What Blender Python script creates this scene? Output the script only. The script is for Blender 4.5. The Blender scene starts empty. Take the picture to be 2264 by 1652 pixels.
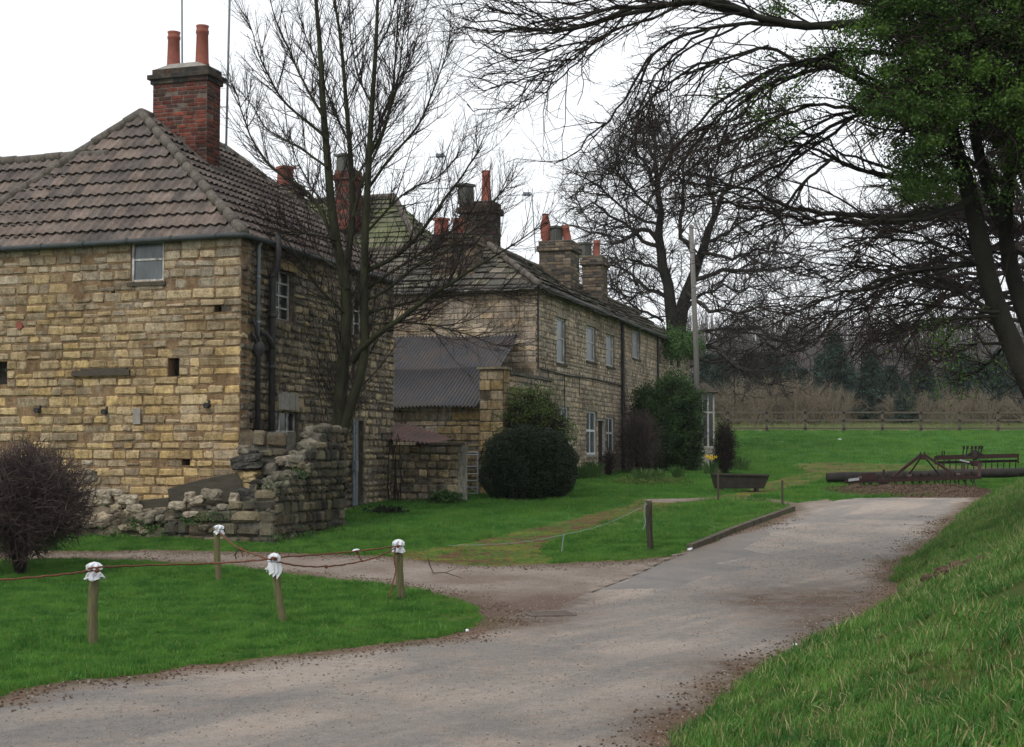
import bpy, math, random
import numpy as np
from mathutils import Vector, noise
from mathutils.geometry import delaunay_2d_cdt
random.seed(7); rng = np.random.default_rng(7)
R = math.radians
S = bpy.context.scene
COL = S.collection
# ------------------------------------------------------------------ camera geometry
F = 3144.0; CX, CY = 1132.0, 826.0; TILT = math.atan(177/F); EYE = 2.25
HUMP = 1.0
def ray(px, py):
    a = (px-CX)/F; b = (CY-py)/F; c, s = math.cos(TILT), math.sin(TILT)
    return Vector((a, c-b*s, s+b*c))
def at(px, py, Y):
    r = ray(px, py); k = Y/r.y
    return Vector((r.x*k, Y, EYE+r.z*k))
GT = [(-50,-2.1),(0,-2.2),(8,-2.25),(20,-2.25),(23,-2.2),(25,-2.1),(28,-1.86),(30,-1.72),(35,-1.45),(40,-1.2),(46,-1.0),(55,-.8),(65,-.5),(75,.1),(95,1.45),(120,2.5),(160,3.8),(300,10),(900,14)]
GY = [a for a, b in GT]; GZ = [b for a, b in GT]
def g0(Y):
    # smoothed table
    v = np.interp([Y-1.5, Y-.7, Y, Y+.7, Y+1.5], GY, GZ)
    return float(v.mean())
EDGE_PX = [(1500,1652),(1590,1578),(1655,1520),(1755,1468),(1855,1416),(1925,1380),(2005,1317),(1972,1270),(2040,1223),(2096,1181),(2142,1134),(2188,1103)]
def gp0(px, py):
    r = ray(px, py); lo, hi = 3.0, 400.0
    y = 3.0; prev = None
    while y < 400:
        z = EYE+r.z*y/r.y
        if z <= g0(y)+EYE: break
        y *= 1.01
    lo, hi = y/1.01, y
    for _ in range(30):
        m = (lo+hi)/2
        if EYE+r.z*m/r.y <= g0(m)+EYE: hi = m
        else: lo = m
    return (r.x*hi/r.y, hi)
EP = [gp0(*p) for p in EDGE_PX]
EY = [0]+[p[1] for p in EP]+[46, 60, 900]
EX = [-.3]+[p[0] for p in EP]+[20.5, 40, 700]
def xe(Y): return float(np.interp(Y, EY, EX))
def G(X, Y):
    z = g0(Y)+EYE
    s = X-xe(Y)
    if s > 0:
        fade = min(1, max(0, (52-Y)/10))
        z += (0.05*(1-math.exp(-s/.15)) + .46*s/(1+(s/9)**2)**.5)*fade
        z += fade*min(1, s)*.10*noise.noise(Vector((X*.9, Y*.9, 3)))
    z += .02*noise.noise(Vector((X*.5, Y*.5, 0)))
    return z
def gp(px, py):
    x, y = gp0(px, py); return Vector((x, y, G(x, y)))
# ------------------------------------------------------------------ mesh builder
class MB:
    def __init__(s): s.v = []; s.f = []; s.c = []; s.cur = (1,1,1)
    def add(s, vs, fs, col=None):
        b = len(s.v); s.v += [tuple(p) for p in vs]; s.c += [col or s.cur]*len(vs)
        s.f += [tuple(b+i for i in f) for f in fs]
    def hexa(s, p, col=None):   # 8 pts: bottom 0-3, top 4-7
        s.add(p, [(3,2,1,0),(4,5,6,7),(0,1,5,4),(1,2,6,5),(2,3,7,6),(3,0,4,7)], col)
    def box(s, c, sx, sy, sz, rz=0, col=None):
        ca, sa = math.cos(rz), math.sin(rz); p = []
        for z in (0, sz):
            for x, y in ((-1,-1),(1,-1),(1,1),(-1,1)):
                X, Y = x*sx/2, y*sy/2
                p.append((c[0]+X*ca-Y*sa, c[1]+X*sa+Y*ca, c[2]+z))
        s.hexa(p, col)
    def fbox(s, W, s0, s1, z0, z1, d0, d1, col=None):
        s.hexa([W.p(a, z, d) for z in (z0, z1) for a, d in ((s0,d1),(s1,d1),(s1,d0),(s0,d0))], col)
    def tube(s, pts, r, n=8, cap=True, col=None):
        pts = [Vector(p) for p in pts]; m = len(pts)
        if not hasattr(r, '__len__'): r = [r]*m
        b = len(s.v); cc = col or s.cur; up = None
        for i, p in enumerate(pts):
            t = (pts[min(i+1, m-1)]-pts[max(i-1, 0)]).normalized()
            if up is None: up = Vector((0,0,1)) if abs(t.z) < .9 else Vector((1,0,0))
            a = (up-t*up.dot(t)).normalized(); q = t.cross(a); up = a
            for k in range(n):
                w = 2*math.pi*k/n
                s.v.append(tuple(p+(a*math.cos(w)+q*math.sin(w))*r[i])); s.c.append(cc)
        for i in range(m-1):
            for k in range(n):
                k2 = (k+1) % n
                s.f.append((b+i*n+k, b+i*n+k2, b+(i+1)*n+k2, b+(i+1)*n+k))
        if cap:
            s.f.append(tuple(b+k for k in range(n))[::-1]); s.f.append(tuple(b+(m-1)*n+k for k in range(n)))
    def bar(s, a, b, w, h=None, col=None):
        a, b = Vector(a), Vector(b); t = (b-a).normalized(); h = h or w
        up = Vector((0,0,1)) if abs(t.z) < .95 else Vector((0,1,0))
        q = t.cross(up).normalized()*w/2; u = q.cross(t).normalized()*h/2
        s.hexa([a-q-u, a+q-u, a+q+u, a-q+u, b-q-u, b+q-u, b+q+u, b-q+u], col)
    def mesh(s, name, off=(0,0,0), smooth=False):
        me = bpy.data.meshes.new(name)
        ox, oy, oz = off
        me.from_pydata([(x-ox, y-oy, z-oz) for x, y, z in s.v], [], s.f)
        at_ = me.attributes.new('col', 'FLOAT_COLOR', 'POINT')
        at_.data.foreach_set('color', np.array([(c[0], c[1], c[2], 1) for c in s.c], dtype=np.float32).ravel())
        if smooth: me.polygons.foreach_set('use_smooth', [True]*len(me.polygons))
        me.update(); return me
def npmesh(name, V, Q, cols=None, off=(0,0,0), smooth=True):
    me = bpy.data.meshes.new(name); V = np.asarray(V, dtype=np.float32)-np.array(off, dtype=np.float32)
    Q = np.asarray(Q, dtype=np.int32); k = Q.shape[1]
    me.vertices.add(len(V)); me.vertices.foreach_set('co', V.ravel())
    me.loops.add(Q.size); me.loops.foreach_set('vertex_index', Q.ravel())
    me.polygons.add(len(Q)); me.polygons.foreach_set('loop_start', np.arange(0, Q.size, k, dtype=np.int32))
    me.polygons.foreach_set('loop_total', np.full(len(Q), k, dtype=np.int32))
    if smooth: me.polygons.foreach_set('use_smooth', np.ones(len(Q), dtype=bool))
    if cols is not None:
        a = me.attributes.new('col', 'FLOAT_COLOR', 'POINT')
        a.data.foreach_set('color', np.concatenate([cols, np.ones((len(cols),1))], 1).astype(np.float32).ravel())
    me.update(calc_edges=True); return me
# ------------------------------------------------------------------ objects
WL = {}
def link(o, parent=None, local=False):
    COL.objects.link(o)
    if parent is not None:
        o.parent = parent
        if not local:
            w = WL.get(parent.name, Vector((0,0,0))); o.location = -w
    return o
def tag(o, label=None, cat=None, group=None, kind=None):
    if label: o['label'] = label
    if cat: o['category'] = cat
    if group: o['group'] = group
    if kind: o['kind'] = kind
    return o
def thing(name, label, cat, loc, group=None):
    o = bpy.data.objects.new(name, None); o.empty_display_size = .3; o.location = loc
    COL.objects.link(o); WL[o.name] = Vector(loc); return tag(o, label, cat, group)
def obj(name, mb, m, parent=None, label=None, cat=None, group=None, kind=None, smooth=False):
    if parent is None:
        v = np.array(mb.v); off = ((v[:,0].min()+v[:,0].max())/2, (v[:,1].min()+v[:,1].max())/2, v[:,2].min())
        me = mb.mesh(name, off, smooth); o = bpy.data.objects.new(name, me); me.materials.append(m); o.location = off; COL.objects.link(o)
    else:
        me = mb.mesh(name, smooth=smooth); me.materials.append(m); o = bpy.data.objects.new(name, me); link(o, parent)
        WL[o.name] = Vector((0,0,0))
    return tag(o, label, cat, group, kind)
def meobj(name, me, m, parent=None, **k):
    o = bpy.data.objects.new(name, me); me.materials.append(m)
    if parent is not None: link(o, parent); WL[o.name] = Vector((0,0,0))
    else: COL.objects.link(o)
    return tag(o, **k)
def dup(o, loc=None, rz=0, sc=1, label=None, parent=None):
    c = o.copy(); COL.objects.link(c)
    if parent is not None: c.parent = parent
    if loc is not None: c.location = loc; c.rotation_euler = (0,0,rz); c.scale = (sc, sc, sc) if not hasattr(sc, '__len__') else sc
    if label: c['label'] = label
    for ch in list(o.children): dup(ch, parent=c)
    return c
# ------------------------------------------------------------------ materials
class NT:
    def __init__(s, name):
        s.m = bpy.data.materials.new(name); s.m.use_nodes = True; s.t = s.m.node_tree; s.t.nodes.clear()
        s.out = s.n('ShaderNodeOutputMaterial'); s.b = s.n('ShaderNodeBsdfPrincipled'); s.l(s.b.outputs[0], s.out.inputs[0])
        s.tc = s.n('ShaderNodeTexCoord').outputs['Object']
    def n(s, k, **p):
        x = s.t.nodes.new(k)
        for a, b in p.items(): setattr(x, a, b)
        return x
    def l(s, a, b): s.t.links.new(a, b)
    def noise(s, scale, detail=4, rough=.6, vec=None, dist=0):
        x = s.n('ShaderNodeTexNoise'); x.inputs['Scale'].default_value = scale; x.inputs['Detail'].default_value = detail
        x.inputs['Roughness'].default_value = rough; x.inputs['Distortion'].default_value = dist
        s.l(vec or s.tc, x.inputs['Vector']); return x.outputs['Fac']
    def vmap(s, sc, rot=(0,0,0)):
        x = s.n('ShaderNodeMapping'); x.inputs['Scale'].default_value = sc; x.inputs['Rotation'].default_value = rot
        s.l(s.tc, x.inputs['Vector']); return x.outputs[0]
    def vrs(s, rz, sc):
        a = s.n('ShaderNodeMapping'); a.inputs['Rotation'].default_value = (0,0,rz); s.l(s.tc, a.inputs['Vector'])
        b = s.n('ShaderNodeMapping'); b.inputs['Scale'].default_value = sc; s.l(a.outputs[0], b.inputs['Vector']); return b.outputs[0]
    def ramp(s, fac, stops):
        x = s.n('ShaderNodeValToRGB'); e = x.color_ramp.elements
        while len(e) < len(stops): e.new(.5)
        for i, (p, c) in enumerate(stops):
            e[i].position = p; e[i].color = (*(c if hasattr(c, '__len__') else (c,c,c)), 1)
        s.l(fac, x.inputs[0]); return x.outputs[0]
    def mix(s, fac, a, b, mode='MIX'):
        x = s.n('ShaderNodeMix', data_type='RGBA', blend_type=mode)
        for i, v in ((0, fac), (6, a), (7, b)):
            if hasattr(v, 'links'): s.l(v, x.inputs[i])
            elif i == 0: x.inputs[0].default_value = v
            else: x.inputs[i].default_value = (*v, 1)
        return x.outputs[2]
    def attr(s, name='col', out='Color'):
        x = s.n('ShaderNodeAttribute', attribute_name=name); return x.outputs[out]
    def math(s, op, a, b=0):
        x = s.n('ShaderNodeMath', operation=op)
        for i, v in ((0, a), (1, b)):
            if hasattr(v, 'links'): s.l(v, x.inputs[i])
            else: x.inputs[i].default_value = v
        return x.outputs[0]
    def fin(s, col, rough=.9, bumps=(), metal=0, spec=.3):
        if hasattr(col, 'links'): s.l(col, s.b.inputs['Base Color'])
        else: s.b.inputs['Base Color'].default_value = (*col, 1)
        if hasattr(rough, 'links'): s.l(rough, s.b.inputs['Roughness'])
        else: s.b.inputs['Roughness'].default_value = rough
        s.b.inputs['Metallic'].default_value = metal; s.b.inputs['Specular IOR Level'].default_value = spec
        prev = None
        for h, st, d in bumps:
            x = s.n('ShaderNodeBump'); x.inputs['Strength'].default_value = st; x.inputs['Distance'].default_value = d
            s.l(h, x.inputs['Height'])
            if prev is not None: s.l(prev, x.inputs['Normal'])
            prev = x.outputs[0]
        if prev is not None: s.l(prev, s.b.inputs['Normal'])
        return s.m
def simple(name, c1, c2, scale=6, rough=.85, bump=.3, bscale=30, dist=.01, spec=.3, metal=0, attr=False, vm=None):
    t = NT(name); v = t.vmap(vm) if vm else None
    f = t.ramp(t.noise(scale, 6, .65, vec=v), [(.3, 0), (.7, 1)]); c = t.mix(f, c1, c2)
    if attr: c = t.mix(1, c, t.attr(), 'MULTIPLY')
    return t.fin(c, rough, [(t.noise(bscale, 5, .7, vec=v), bump, dist)] if bump else (), metal, spec)
MT = {}
def stone_mat(name, dark=(.35,.33,.30), stain=.5, moss=0, fine=1.0, streak=0):
    t = NT(name)
    a = t.attr()
    n1 = t.ramp(t.noise(6*fine, 7, .78), [(.30, .45), (.52, 1), (.75, 1.4)])
    c = t.mix(1, a, n1, 'MULTIPLY')
    strat = t.ramp(t.noise(1, 5, .7, vec=t.vmap((6, 6, 70))), [(.3, .62), (.55, 1.05)])
    c = t.mix(.6, c, t.mix(1, c, strat, 'MULTIPLY'))
    pit = t.ramp(t.noise(24, 6, .8), [(.34, .45), (.47, 1), (.62, 1.0), (.75, 1.35)])
    c = t.mix(1, c, pit, 'MULTIPLY')
    st = t.ramp(t.noise(.55, 6, .7, dist=.6), [(.46, 0), (.60, 1)])
    st = t.math('MULTIPLY', st, stain)
    c = t.mix(st, c, t.mix(1, c, dark, 'MULTIPLY'))
    if streak:
        sk_ = t.ramp(t.noise(1, 6, .75, vec=t.vmap((9, 9, 1.5)), dist=.4), [(.36, .30), (.52, 1), (.75, 1.25)]); c = t.mix(streak, c, t.mix(1, c, sk_, 'MULTIPLY'))
        lz_ = t.ramp(t.noise(2.2, 6, .75), [(.55, 0), (.68, 1)]); c = t.mix(t.math('MULTIPLY', lz_, .35), c, (.44,.39,.32))
    if moss:
        m = t.math('MULTIPLY', t.ramp(t.noise(1.7, 6, .75), [(.52, 0), (.7, 1)]), moss)
        c = t.mix(m, c, (.10,.13,.04))
    h = t.noise(30*fine, 8, .75); h2 = t.noise(1, 5, .7, vec=t.vmap((7, 7, 80)))
    return t.fin(c, .95, [(h2, .5, .02), (h, .7, .025)], spec=.15)
MT['stone'] = stone_mat('house_stone', stain=.55, dark=(.42,.40,.36), streak=.35)
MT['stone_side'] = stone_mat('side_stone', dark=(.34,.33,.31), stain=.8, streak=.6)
MT['stone_ruin'] = stone_mat('ruin_stone', dark=(.35,.36,.33), stain=.6, moss=.3)
MT['brick'] = stone_mat('chimney_brick', dark=(.3,.28,.27), stain=.6, fine=1.5)
MT['row'] = stone_mat('terrace_stone', dark=(.42,.40,.38), stain=.7, fine=1.4, streak=.8)
def tile_mat(name, lichen=.25, moss=0):
    t = NT(name); c = t.mix(1, t.attr(), t.ramp(t.noise(3, 6, .7), [(.3, .6), (.7, 1.25)]), 'MULTIPLY')
    c = t.mix(1, c, t.ramp(t.noise(30, 4, .6), [(.32, .4), (.45, 1)]), 'MULTIPLY')
    l = t.math('MULTIPLY', t.ramp(t.noise(26, 2, .5), [(.66, 0), (.70, 1)]), lichen)
    c = t.mix(l, c, (.42,.42,.38))
    if moss:
        m = t.math('MULTIPLY', t.ramp(t.noise(1.1, 6, .7), [(.35, 0), (.55, 1)]), moss); c = t.mix(m, c, (.10,.135,.035))
    return t.fin(c, .9, [(t.noise(50, 5, .7), .5, .01)], spec=.2)
MT['tile'] = tile_mat('roof_tile'); MT['slate'] = tile_mat('stone_slate', .5); MT['slate_moss'] = tile_mat('mossy_slate', .2, .5)
MT['mortar'] = simple('ridge_mortar', (.075,.066,.058), (.165,.145,.122), 14, .95, .8, 40, .02, .1)
MT['terracotta'] = simple('terracotta', (.27,.085,.055), (.17,.055,.04), 5, .8, .2, 60, .004)
MT['darkpot'] = simple('dark_pot', (.05,.055,.05), (.10,.10,.085), 8, .8, .2)
MT['zinc'] = simple('grey_pipe', (.20,.22,.25), (.12,.135,.15), 8, .55, .1, 20, .003)
MT['iron'] = simple('black_iron', (.016,.016,.017), (.04,.037,.036), 8, .6, .2, 30, .003)
MT['gutter'] = simple('gutter_iron', (.022,.028,.029), (.045,.052,.052), 4, .6, .2, 30, .003)
MT['whitewood'] = simple('flaking_white_paint', (.66,.66,.64), (.13,.11,.09), 9, .8, .4, 60, .004, vm=(1,1,.6))
MT['porchwhite'] = simple('dull_white', (.42,.42,.40), (.22,.22,.2), 4, .6, .2)
MT['white'] = simple('white_frame', (.66,.67,.66), (.45,.46,.46), 4, .5, .1)
MT['oldwood'] = simple('old_timber', (.10,.085,.065), (.045,.038,.03), 8, .9, .7, 30, .01, .1, vm=(1,1,8))
MT['postwood'] = simple('post_timber', (.17,.155,.075), (.085,.08,.045), 7, .9, .6, 40, .008, .1, vm=(6,6,.7))
MT['darkpost'] = simple('dark_post_timber', (.075,.065,.05), (.03,.026,.022), 7, .9, .6, 40, .008, .1, vm=(6,6,.7))
MT['polewood'] = simple('pole_timber', (.19,.18,.165), (.11,.105,.098), 3, .85, .4, 30, .005, .1, vm=(6,6,.4))
MT['fencewood'] = simple('fence_timber', (.115,.095,.075), (.07,.058,.045), 5, .9, .4)
MT['rust'] = simple('rusty_red_paint', (.048,.017,.014), (.017,.011,.010), 9, .8, .4, 60, .004)
MT['rustdark'] = simple('dark_rust', (.026,.016,.013), (.009,.008,.008), 9, .85, .4, 60, .004)
MT['trough'] = simple('rusted_trough', (.055,.045,.038), (.022,.018,.016), 3, .8, .4, 20, .006)
MT['door'] = simple('dark_door', (.05,.03,.02), (.028,.02,.018), 4, .6, .2)
MT['metalgate'] = simple('galvanised', (.42,.44,.46), (.3,.32,.33), 6, .45, .1, 20, .002, metal=.3)
MT['plastic'] = simple('white_plastic', (.72,.73,.76), (.50,.52,.56), 12, .4, .6, 22, .02, .5)
MT['rope'] = simple('orange_rope', (.20,.075,.045), (.09,.045,.032), 30, .9, .8, 120, .004, .1)
MT['bluestring'] = simple('pale_string', (.30,.34,.37), (.2,.24,.28), 30, .8, 0)
MT['greytwig'] = simple('distance_grey_twig', (.062,.054,.048), (.034,.030,.028), 3, .95, 0, spec=.05)  # twig colour lightened and greyed to paint in the fading of distance
MT['bark_maple'] = simple('green_bark', (.042,.047,.022), (.022,.021,.016), 3, .95, .7, 30, .02, .1, vm=(1,1,.5))
MT['twig'] = simple('twig_bark', (.045,.034,.030), (.022,.018,.017), 3, .95, 0, spec=.05)
MT['bark_dark'] = simple('dark_bark', (.035,.034,.026), (.016,.015,.013), 2.5, .95, .8, 20, .03, .1, vm=(1,1,.5))
MT['litter'] = simple('leaf_litter', (.22,.15,.105), (.06,.04,.03), 22, .95, 1, 60, .05, .1)
MT['concrete'] = simple('concrete', (.30,.28,.25), (.18,.17,.15), 6, .9, .5, 40, .008)
MT['kerb'] = simple('kerb_stone', (.13,.11,.085), (.055,.05,.038), 4, .95, .6, 40, .01, .1)
MT['oldkerb'] = simple('worn_kerb', (.27,.225,.19), (.17,.14,.12), 3, .95, .5, 40, .01, .1)
MT['grate'] = simple('dusty_iron', (.17,.135,.115), (.09,.072,.062), 8, .9, .4)
MT['soil'] = simple('soil', (.15,.10,.07), (.05,.035,.026), 14, .95, 1, 40, .03, .1)
def glass_mat(name, c, rough=.12):
    t = NT(name); c2 = t.mix(t.ramp(t.noise(2.2, 4, .6, vec=t.vmap((3,3,.8))), [(.3,0),(.7,1)]), c, tuple(x*.45 for x in c))
    return t.fin(c2, rough, [(t.noise(2, 2), .1, .02)], spec=.6)
MT['pane'] = glass_mat('dirty_glass', (.10,.115,.12), .25); MT['pane_dark'] = glass_mat('dark_glass', (.03,.033,.033), .15)
MT['pane_blue'] = glass_mat('curtained_glass', (.15,.18,.19), .3)
# corrugated iron
t = NT('corrugated_iron'); c = t.mix(t.ramp(t.noise(1.2, 6, .7), [(.38,0),(.62,1)]), (.078,.064,.060), (.050,.052,.058))
c = t.mix(t.ramp(t.noise(5, 5, .7, vec=t.vmap((3,.7,.7))), [(.58,0),(.75,.6)]), c, (.15,.15,.155)); MT['corr'] = t.fin(c, .75, [(t.noise(30), .3, .005)])
t = NT('red_corrugated_sheet'); c = t.mix(t.ramp(t.noise(2, 6, .7), [(.35,0),(.65,1)]), (.125,.066,.054), (.062,.044,.038)); MT['corr_red'] = t.fin(c, .85, [(t.noise(30), .3, .005)])
def leaf_mat(name, c1, c2, c3=None, trans=.25, scale=1.2):
    t = NT(name); g = t.n('ShaderNodeNewGeometry'); v = g.outputs['Position']
    f = t.ramp(t.noise(scale, 3, .6, vec=v), [(.35, 0), (.65, 1)])
    c = t.mix(f, c1, c2)
    if c3: c = t.mix(t.ramp(t.noise(scale*9, 2, .5, vec=v), [(.58, 0), (.68, 1)]), c, c3)
    t.l(c, t.b.inputs['Base Color']); t.b.inputs['Roughness'].default_value = .6; t.b.inputs['Specular IOR Level'].default_value = .25
    tr = t.n('ShaderNodeBsdfTranslucent'); t.l(c, tr.inputs[0]); mx = t.n('ShaderNodeMixShader'); mx.inputs[0].default_value = trans
    t.l(t.b.outputs[0], mx.inputs[1]); t.l(tr.outputs[0], mx.inputs[2]); t.l(mx.outputs[0], t.out.inputs[0]); return t.m
MT['grass'] = leaf_mat('lawn_blade', (.034,.130,.018), (.105,.25,.036), (.20,.25,.065), .3, 2.2)
MT['grass_far'] = leaf_mat('meadow_blade', (.040,.140,.020), (.105,.235,.034), (.17,.23,.06), .3, .7)
MT['grass_bank'] = leaf_mat('bank_blade', (.030,.115,.020), (.115,.25,.042), (.22,.22,.08), .3, 1.9)
MT['straw'] = leaf_mat('dry_blade', (.36,.32,.16), (.20,.23,.08), None, .2)
MT['hedge'] = leaf_mat('hedge_leaf', (.008,.016,.007), (.016,.030,.010), (.04,.062,.022), .05, 2)
MT['yshrub'] = leaf_mat('yellow_green_leaf', (.09,.14,.025), (.045,.08,.018), (.17,.22,.05), .3, 2)
MT['gbush'] = leaf_mat('green_bush_leaf', (.030,.075,.018), (.06,.12,.028), None, .2, 1)
MT['dbush'] = leaf_mat('dark_bush_leaf', (.014,.036,.010), (.040,.085,.018), None, .2, 1.4)
MT['newleaf'] = leaf_mat('spring_leaf', (.075,.150,.022), (.028,.062,.014), (.14,.22,.035), .35, 1)
MT['conifer'] = leaf_mat('conifer_needle', (.013,.034,.026), (.034,.062,.042), None, .05, .5)
MT['fartwig'] = simple('grey_twig', (.17,.155,.15), (.12,.108,.106), .5, .95, 0, spec=.05)
MT['scrubtwig'] = simple('scrub_twig', (.21,.175,.13), (.125,.105,.075), .4, .95, 0, spec=.05)
MT['flower'] = simple('daffodil_petal', (.75,.50,.03), (.8,.62,.05), 5, .6, 0)
# ground materials
def lawn_mat(name, c1, c2, c3, sc=1.0):
    t = NT(name); c = t.mix(t.ramp(t.noise(.5*sc, 5, .6), [(.35,0),(.65,1)]), c1, c2)
    c = t.mix(t.ramp(t.noise(3*sc, 6, .7), [(.55,0),(.75,1)]), c, c3)
    e = t.attr('edge', 'Fac'); c = t.mix(t.math('MULTIPLY', e, .85), c, (.17,.15,.05))
    e2 = t.attr('dirt', 'Fac'); c = t.mix(e2, c, t.mix(t.ramp(t.noise(6,5,.7), [(.35,0),(.65,1)]), (.15,.10,.055), (.14,.15,.04)))
    return t.fin(c, .95, [(t.noise(20, 6, .8), 1, .06)], spec=.1)
MT['lawn'] = lawn_mat('lawn_ground', (.045,.14,.022), (.065,.17,.03), (.07,.11,.03))
MT['bank'] = lawn_mat('bank_ground', (.06,.11,.025), (.15,.13,.045), (.13,.085,.045))
t = NT('road_surface')
wob = t.noise(.35, 4, .6, dist=.4)
c = t.mix(t.ramp(wob, [(.38,0),(.6,1)]), (.255,.232,.21), (.385,.33,.285))
st = t.ramp(t.noise(1, 5, .62, vec=t.vrs(R(-56), (.13,.75,1)), dist=.3), [(.44,0),(.54,1)])
c = t.mix(t.math('MULTIPLY', st, .55), c, (.185,.18,.18))
c = t.mix(t.math('MULTIPLY', t.ramp(t.noise(1.4, 6, .7), [(.5,0),(.75,1)]), .6), c, (.43,.32,.25))
e = t.attr('edge', 'Fac'); ne = t.noise(2.5, 6, .75)
ef = t.ramp(t.math('ADD', e, t.math('MULTIPLY', ne, .9)), [(.66,0),(1.0,1)])
c = t.mix(t.math('MULTIPLY', t.attr('dirt', 'Fac'), t.ramp(t.noise(1.8, 5, .7), [(.3,.2),(.55,1)])), c, (.12,.08,.058))
c = t.mix(t.math('MULTIPLY', ef, .9), c, t.mix(t.ramp(t.noise(1.1,4,.6), [(.4,0),(.6,1)]), (.17,.105,.07), (.12,.09,.05)))
sp = t.ramp(t.noise(38, 3, .6), [(.28,.35),(.40,1),(.64,1),(.74,1.7)]); c = t.mix(.6, c, sp, 'MULTIPLY'); c = t.mix(.5, c, t.ramp(t.noise(7, 7, .8), [(.32,.6),(.5,1),(.7,1.3)]), 'MULTIPLY')
sp2 = t.ramp(t.noise(75, 3, .6), [(.3,.6),(.5,1),(.7,1.4)]); c = t.mix(.8, c, sp2, 'MULTIPLY')
MT['road'] = t.fin(c, .93, [(t.noise(45, 6, .8), 1, .03), (t.noise(5, 5, .6), .6, .05)], spec=.12)
t = NT('tarmac_patch'); c = t.mix(t.ramp(t.noise(1.2, 6, .7), [(.35,0),(.65,1)]), (.165,.158,.155), (.235,.21,.19)); c = t.mix(.7, c, t.ramp(t.noise(40, 4, .7), [(.3,.6),(.5,1),(.7,1.4)]), 'MULTIPLY'); c = t.mix(t.attr('edge', 'Fac'), c, (.14,.11,.08)); MT['tarmac'] = t.fin(c, .9, [(t.noise(50, 5, .8), .8, .02)], spec=.15)
t = NT('gravel_surface'); c = t.mix(t.ramp(t.noise(.8, 5, .65), [(.35,0),(.65,1)]), (.20,.155,.125), (.32,.27,.235))
e = t.attr('edge', 'Fac'); ef = t.ramp(t.math('ADD', e, t.math('MULTIPLY', t.noise(3,6,.7), .9)), [(.65,0),(1.0,1)]); c = t.mix(t.math('MULTIPLY', ef, .75), c, (.12,.09,.055))
c = t.mix(t.attr('dirt', 'Fac'), c, (.14,.095,.075))
c = t.mix(.9, c, t.ramp(t.noise(28, 4, .7), [(.28,.45),(.45,1),(.62,1),(.75,1.6)]), 'MULTIPLY')
MT['gravel'] = t.fin(c, .95, [(t.noise(40, 5, .8), 1, .03)], spec=.12)
t = NT('mossy_paving'); c = t.mix(t.ramp(t.noise(1.3, 6, .7, vec=t.vmap((.6,1.6,1), (0,0,R(20)))), [(.44,0),(.54,1)]), (.145,.15,.028), (.12,.062,.038))
c = t.mix(t.ramp(t.noise(2.2, 6, .78), [(.48,0),(.56,1)]), c, (.075,.135,.024)); c = t.mix(1, c, t.ramp(t.noise(12, 5, .75), [(.35,.4),(.5,1),(.7,1.35)]), 'MULTIPLY')
MT['moss'] = t.fin(c, .95, [(t.noise(18, 6, .8), 1, .04)], spec=.1)
MT['palegrass'] = simple('pale_grass', (.22,.21,.10), (.10,.16,.05), .3, .95, 0, spec=.05)
MT['bushtwig'] = simple('bush_twig', (.105,.078,.072), (.05,.038,.038), 3, .95, 0, spec=.05)
t = NT('far_ground'); c = t.mix(t.ramp(t.noise(.15, 6, .65), [(.4,0),(.6,1)]), (.25,.22,.13), (.13,.17,.06)); c = t.mix(1, c, t.ramp(t.noise(2,5,.7), [(.3,.7),(.7,1.2)]), 'MULTIPLY'); MT['scrub'] = t.fin(c, .95, [(t.noise(3,5,.7),.8,.2)], spec=.1)

# ------------------------------------------------------------------ ground zones
def poly(pts): return [gp0(*p) for p in pts]
ISLAND = poly([(-500,1640),(0,1540),(51,1527),(152,1506),(284,1492),(405,1472),(557,1459),(709,1440),(861,1423),(960,1410),(1030,1394),(1066,1378),(1070,1363),(1058,1345),(1013,1325),(912,1304),(785,1288),(659,1277),(557,1262),(456,1248),(304,1242),(152,1239),(0,1241),(-500,1246)])
LAWNB = poly([(1195,1215),(1250,1185),(1320,1160),(1420,1134),(1500,1114),(1590,1104),(1690,1106),(1738,1119),(1750,1129),(1700,1147),(1620,1176),(1525,1214),(1450,1231),(1330,1240),(1230,1243)])
ROAD = poly([(-500,1500),(0,1500),(500,1440),(900,1370),(1070,1366),(1220,1345),(1310,1306),(1380,1276),(1500,1226),(1525,1214),(1620,1176),(1700,1147),(1752,1130),(1800,1122),(1850,1106),(1900,1101),(2060,1099),(2200,1095)])+[(xe(y)+.8, y) for y in (38,34,30,26,22,18,14,10,5)]+[(-30,5),(-30,14)]
TRACK = poly([(-500,1224),(127,1219),(330,1217),(590,1221),(830,1227),(950,1239),(1100,1248),(1230,1247),(1330,1241),(1450,1234),(1500,1228),(1520,1220),(1400,1285),(1310,1330),(1075,1400),(900,1400),(500,1330),(-500,1290)])
MOSS = poly([(830,1223),(990,1208),(1100,1185),(1250,1152),(1360,1124),(1420,1104),(1520,1107),(1420,1140),(1300,1165),(1215,1205),(1240,1244),(1100,1252),(950,1243)])
PATHP = poly([(1420,1104),(1500,1103),(1580,1101),(1700,1103),(1760,1112),(1830,1104),(1850,1115),(1760,1132),(1738,1122),(1690,1109),(1590,1107),(1500,1111),(1440,1111)])
PATCH = poly([(1530,1217),(1600,1190),(1690,1170),(1700,1185),(1640,1212),(1700,1225),(1580,1246),(1655,1254),(1560,1275),(1480,1302),(1400,1303),(1335,1306),(1400,1275),(1500,1232)])
TRACK2 = poly([(1560,1100),(1640,1088),(1700,1064),(1780,1046),(1760,1036),(1740,1030),(1800,1022),(1950,1025),(2100,1030),(2264,1036),(2264,1046),(2050,1052),(1900,1046),(1850,1058),(1750,1078),(1690,1096),(1640,1103)])
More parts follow.
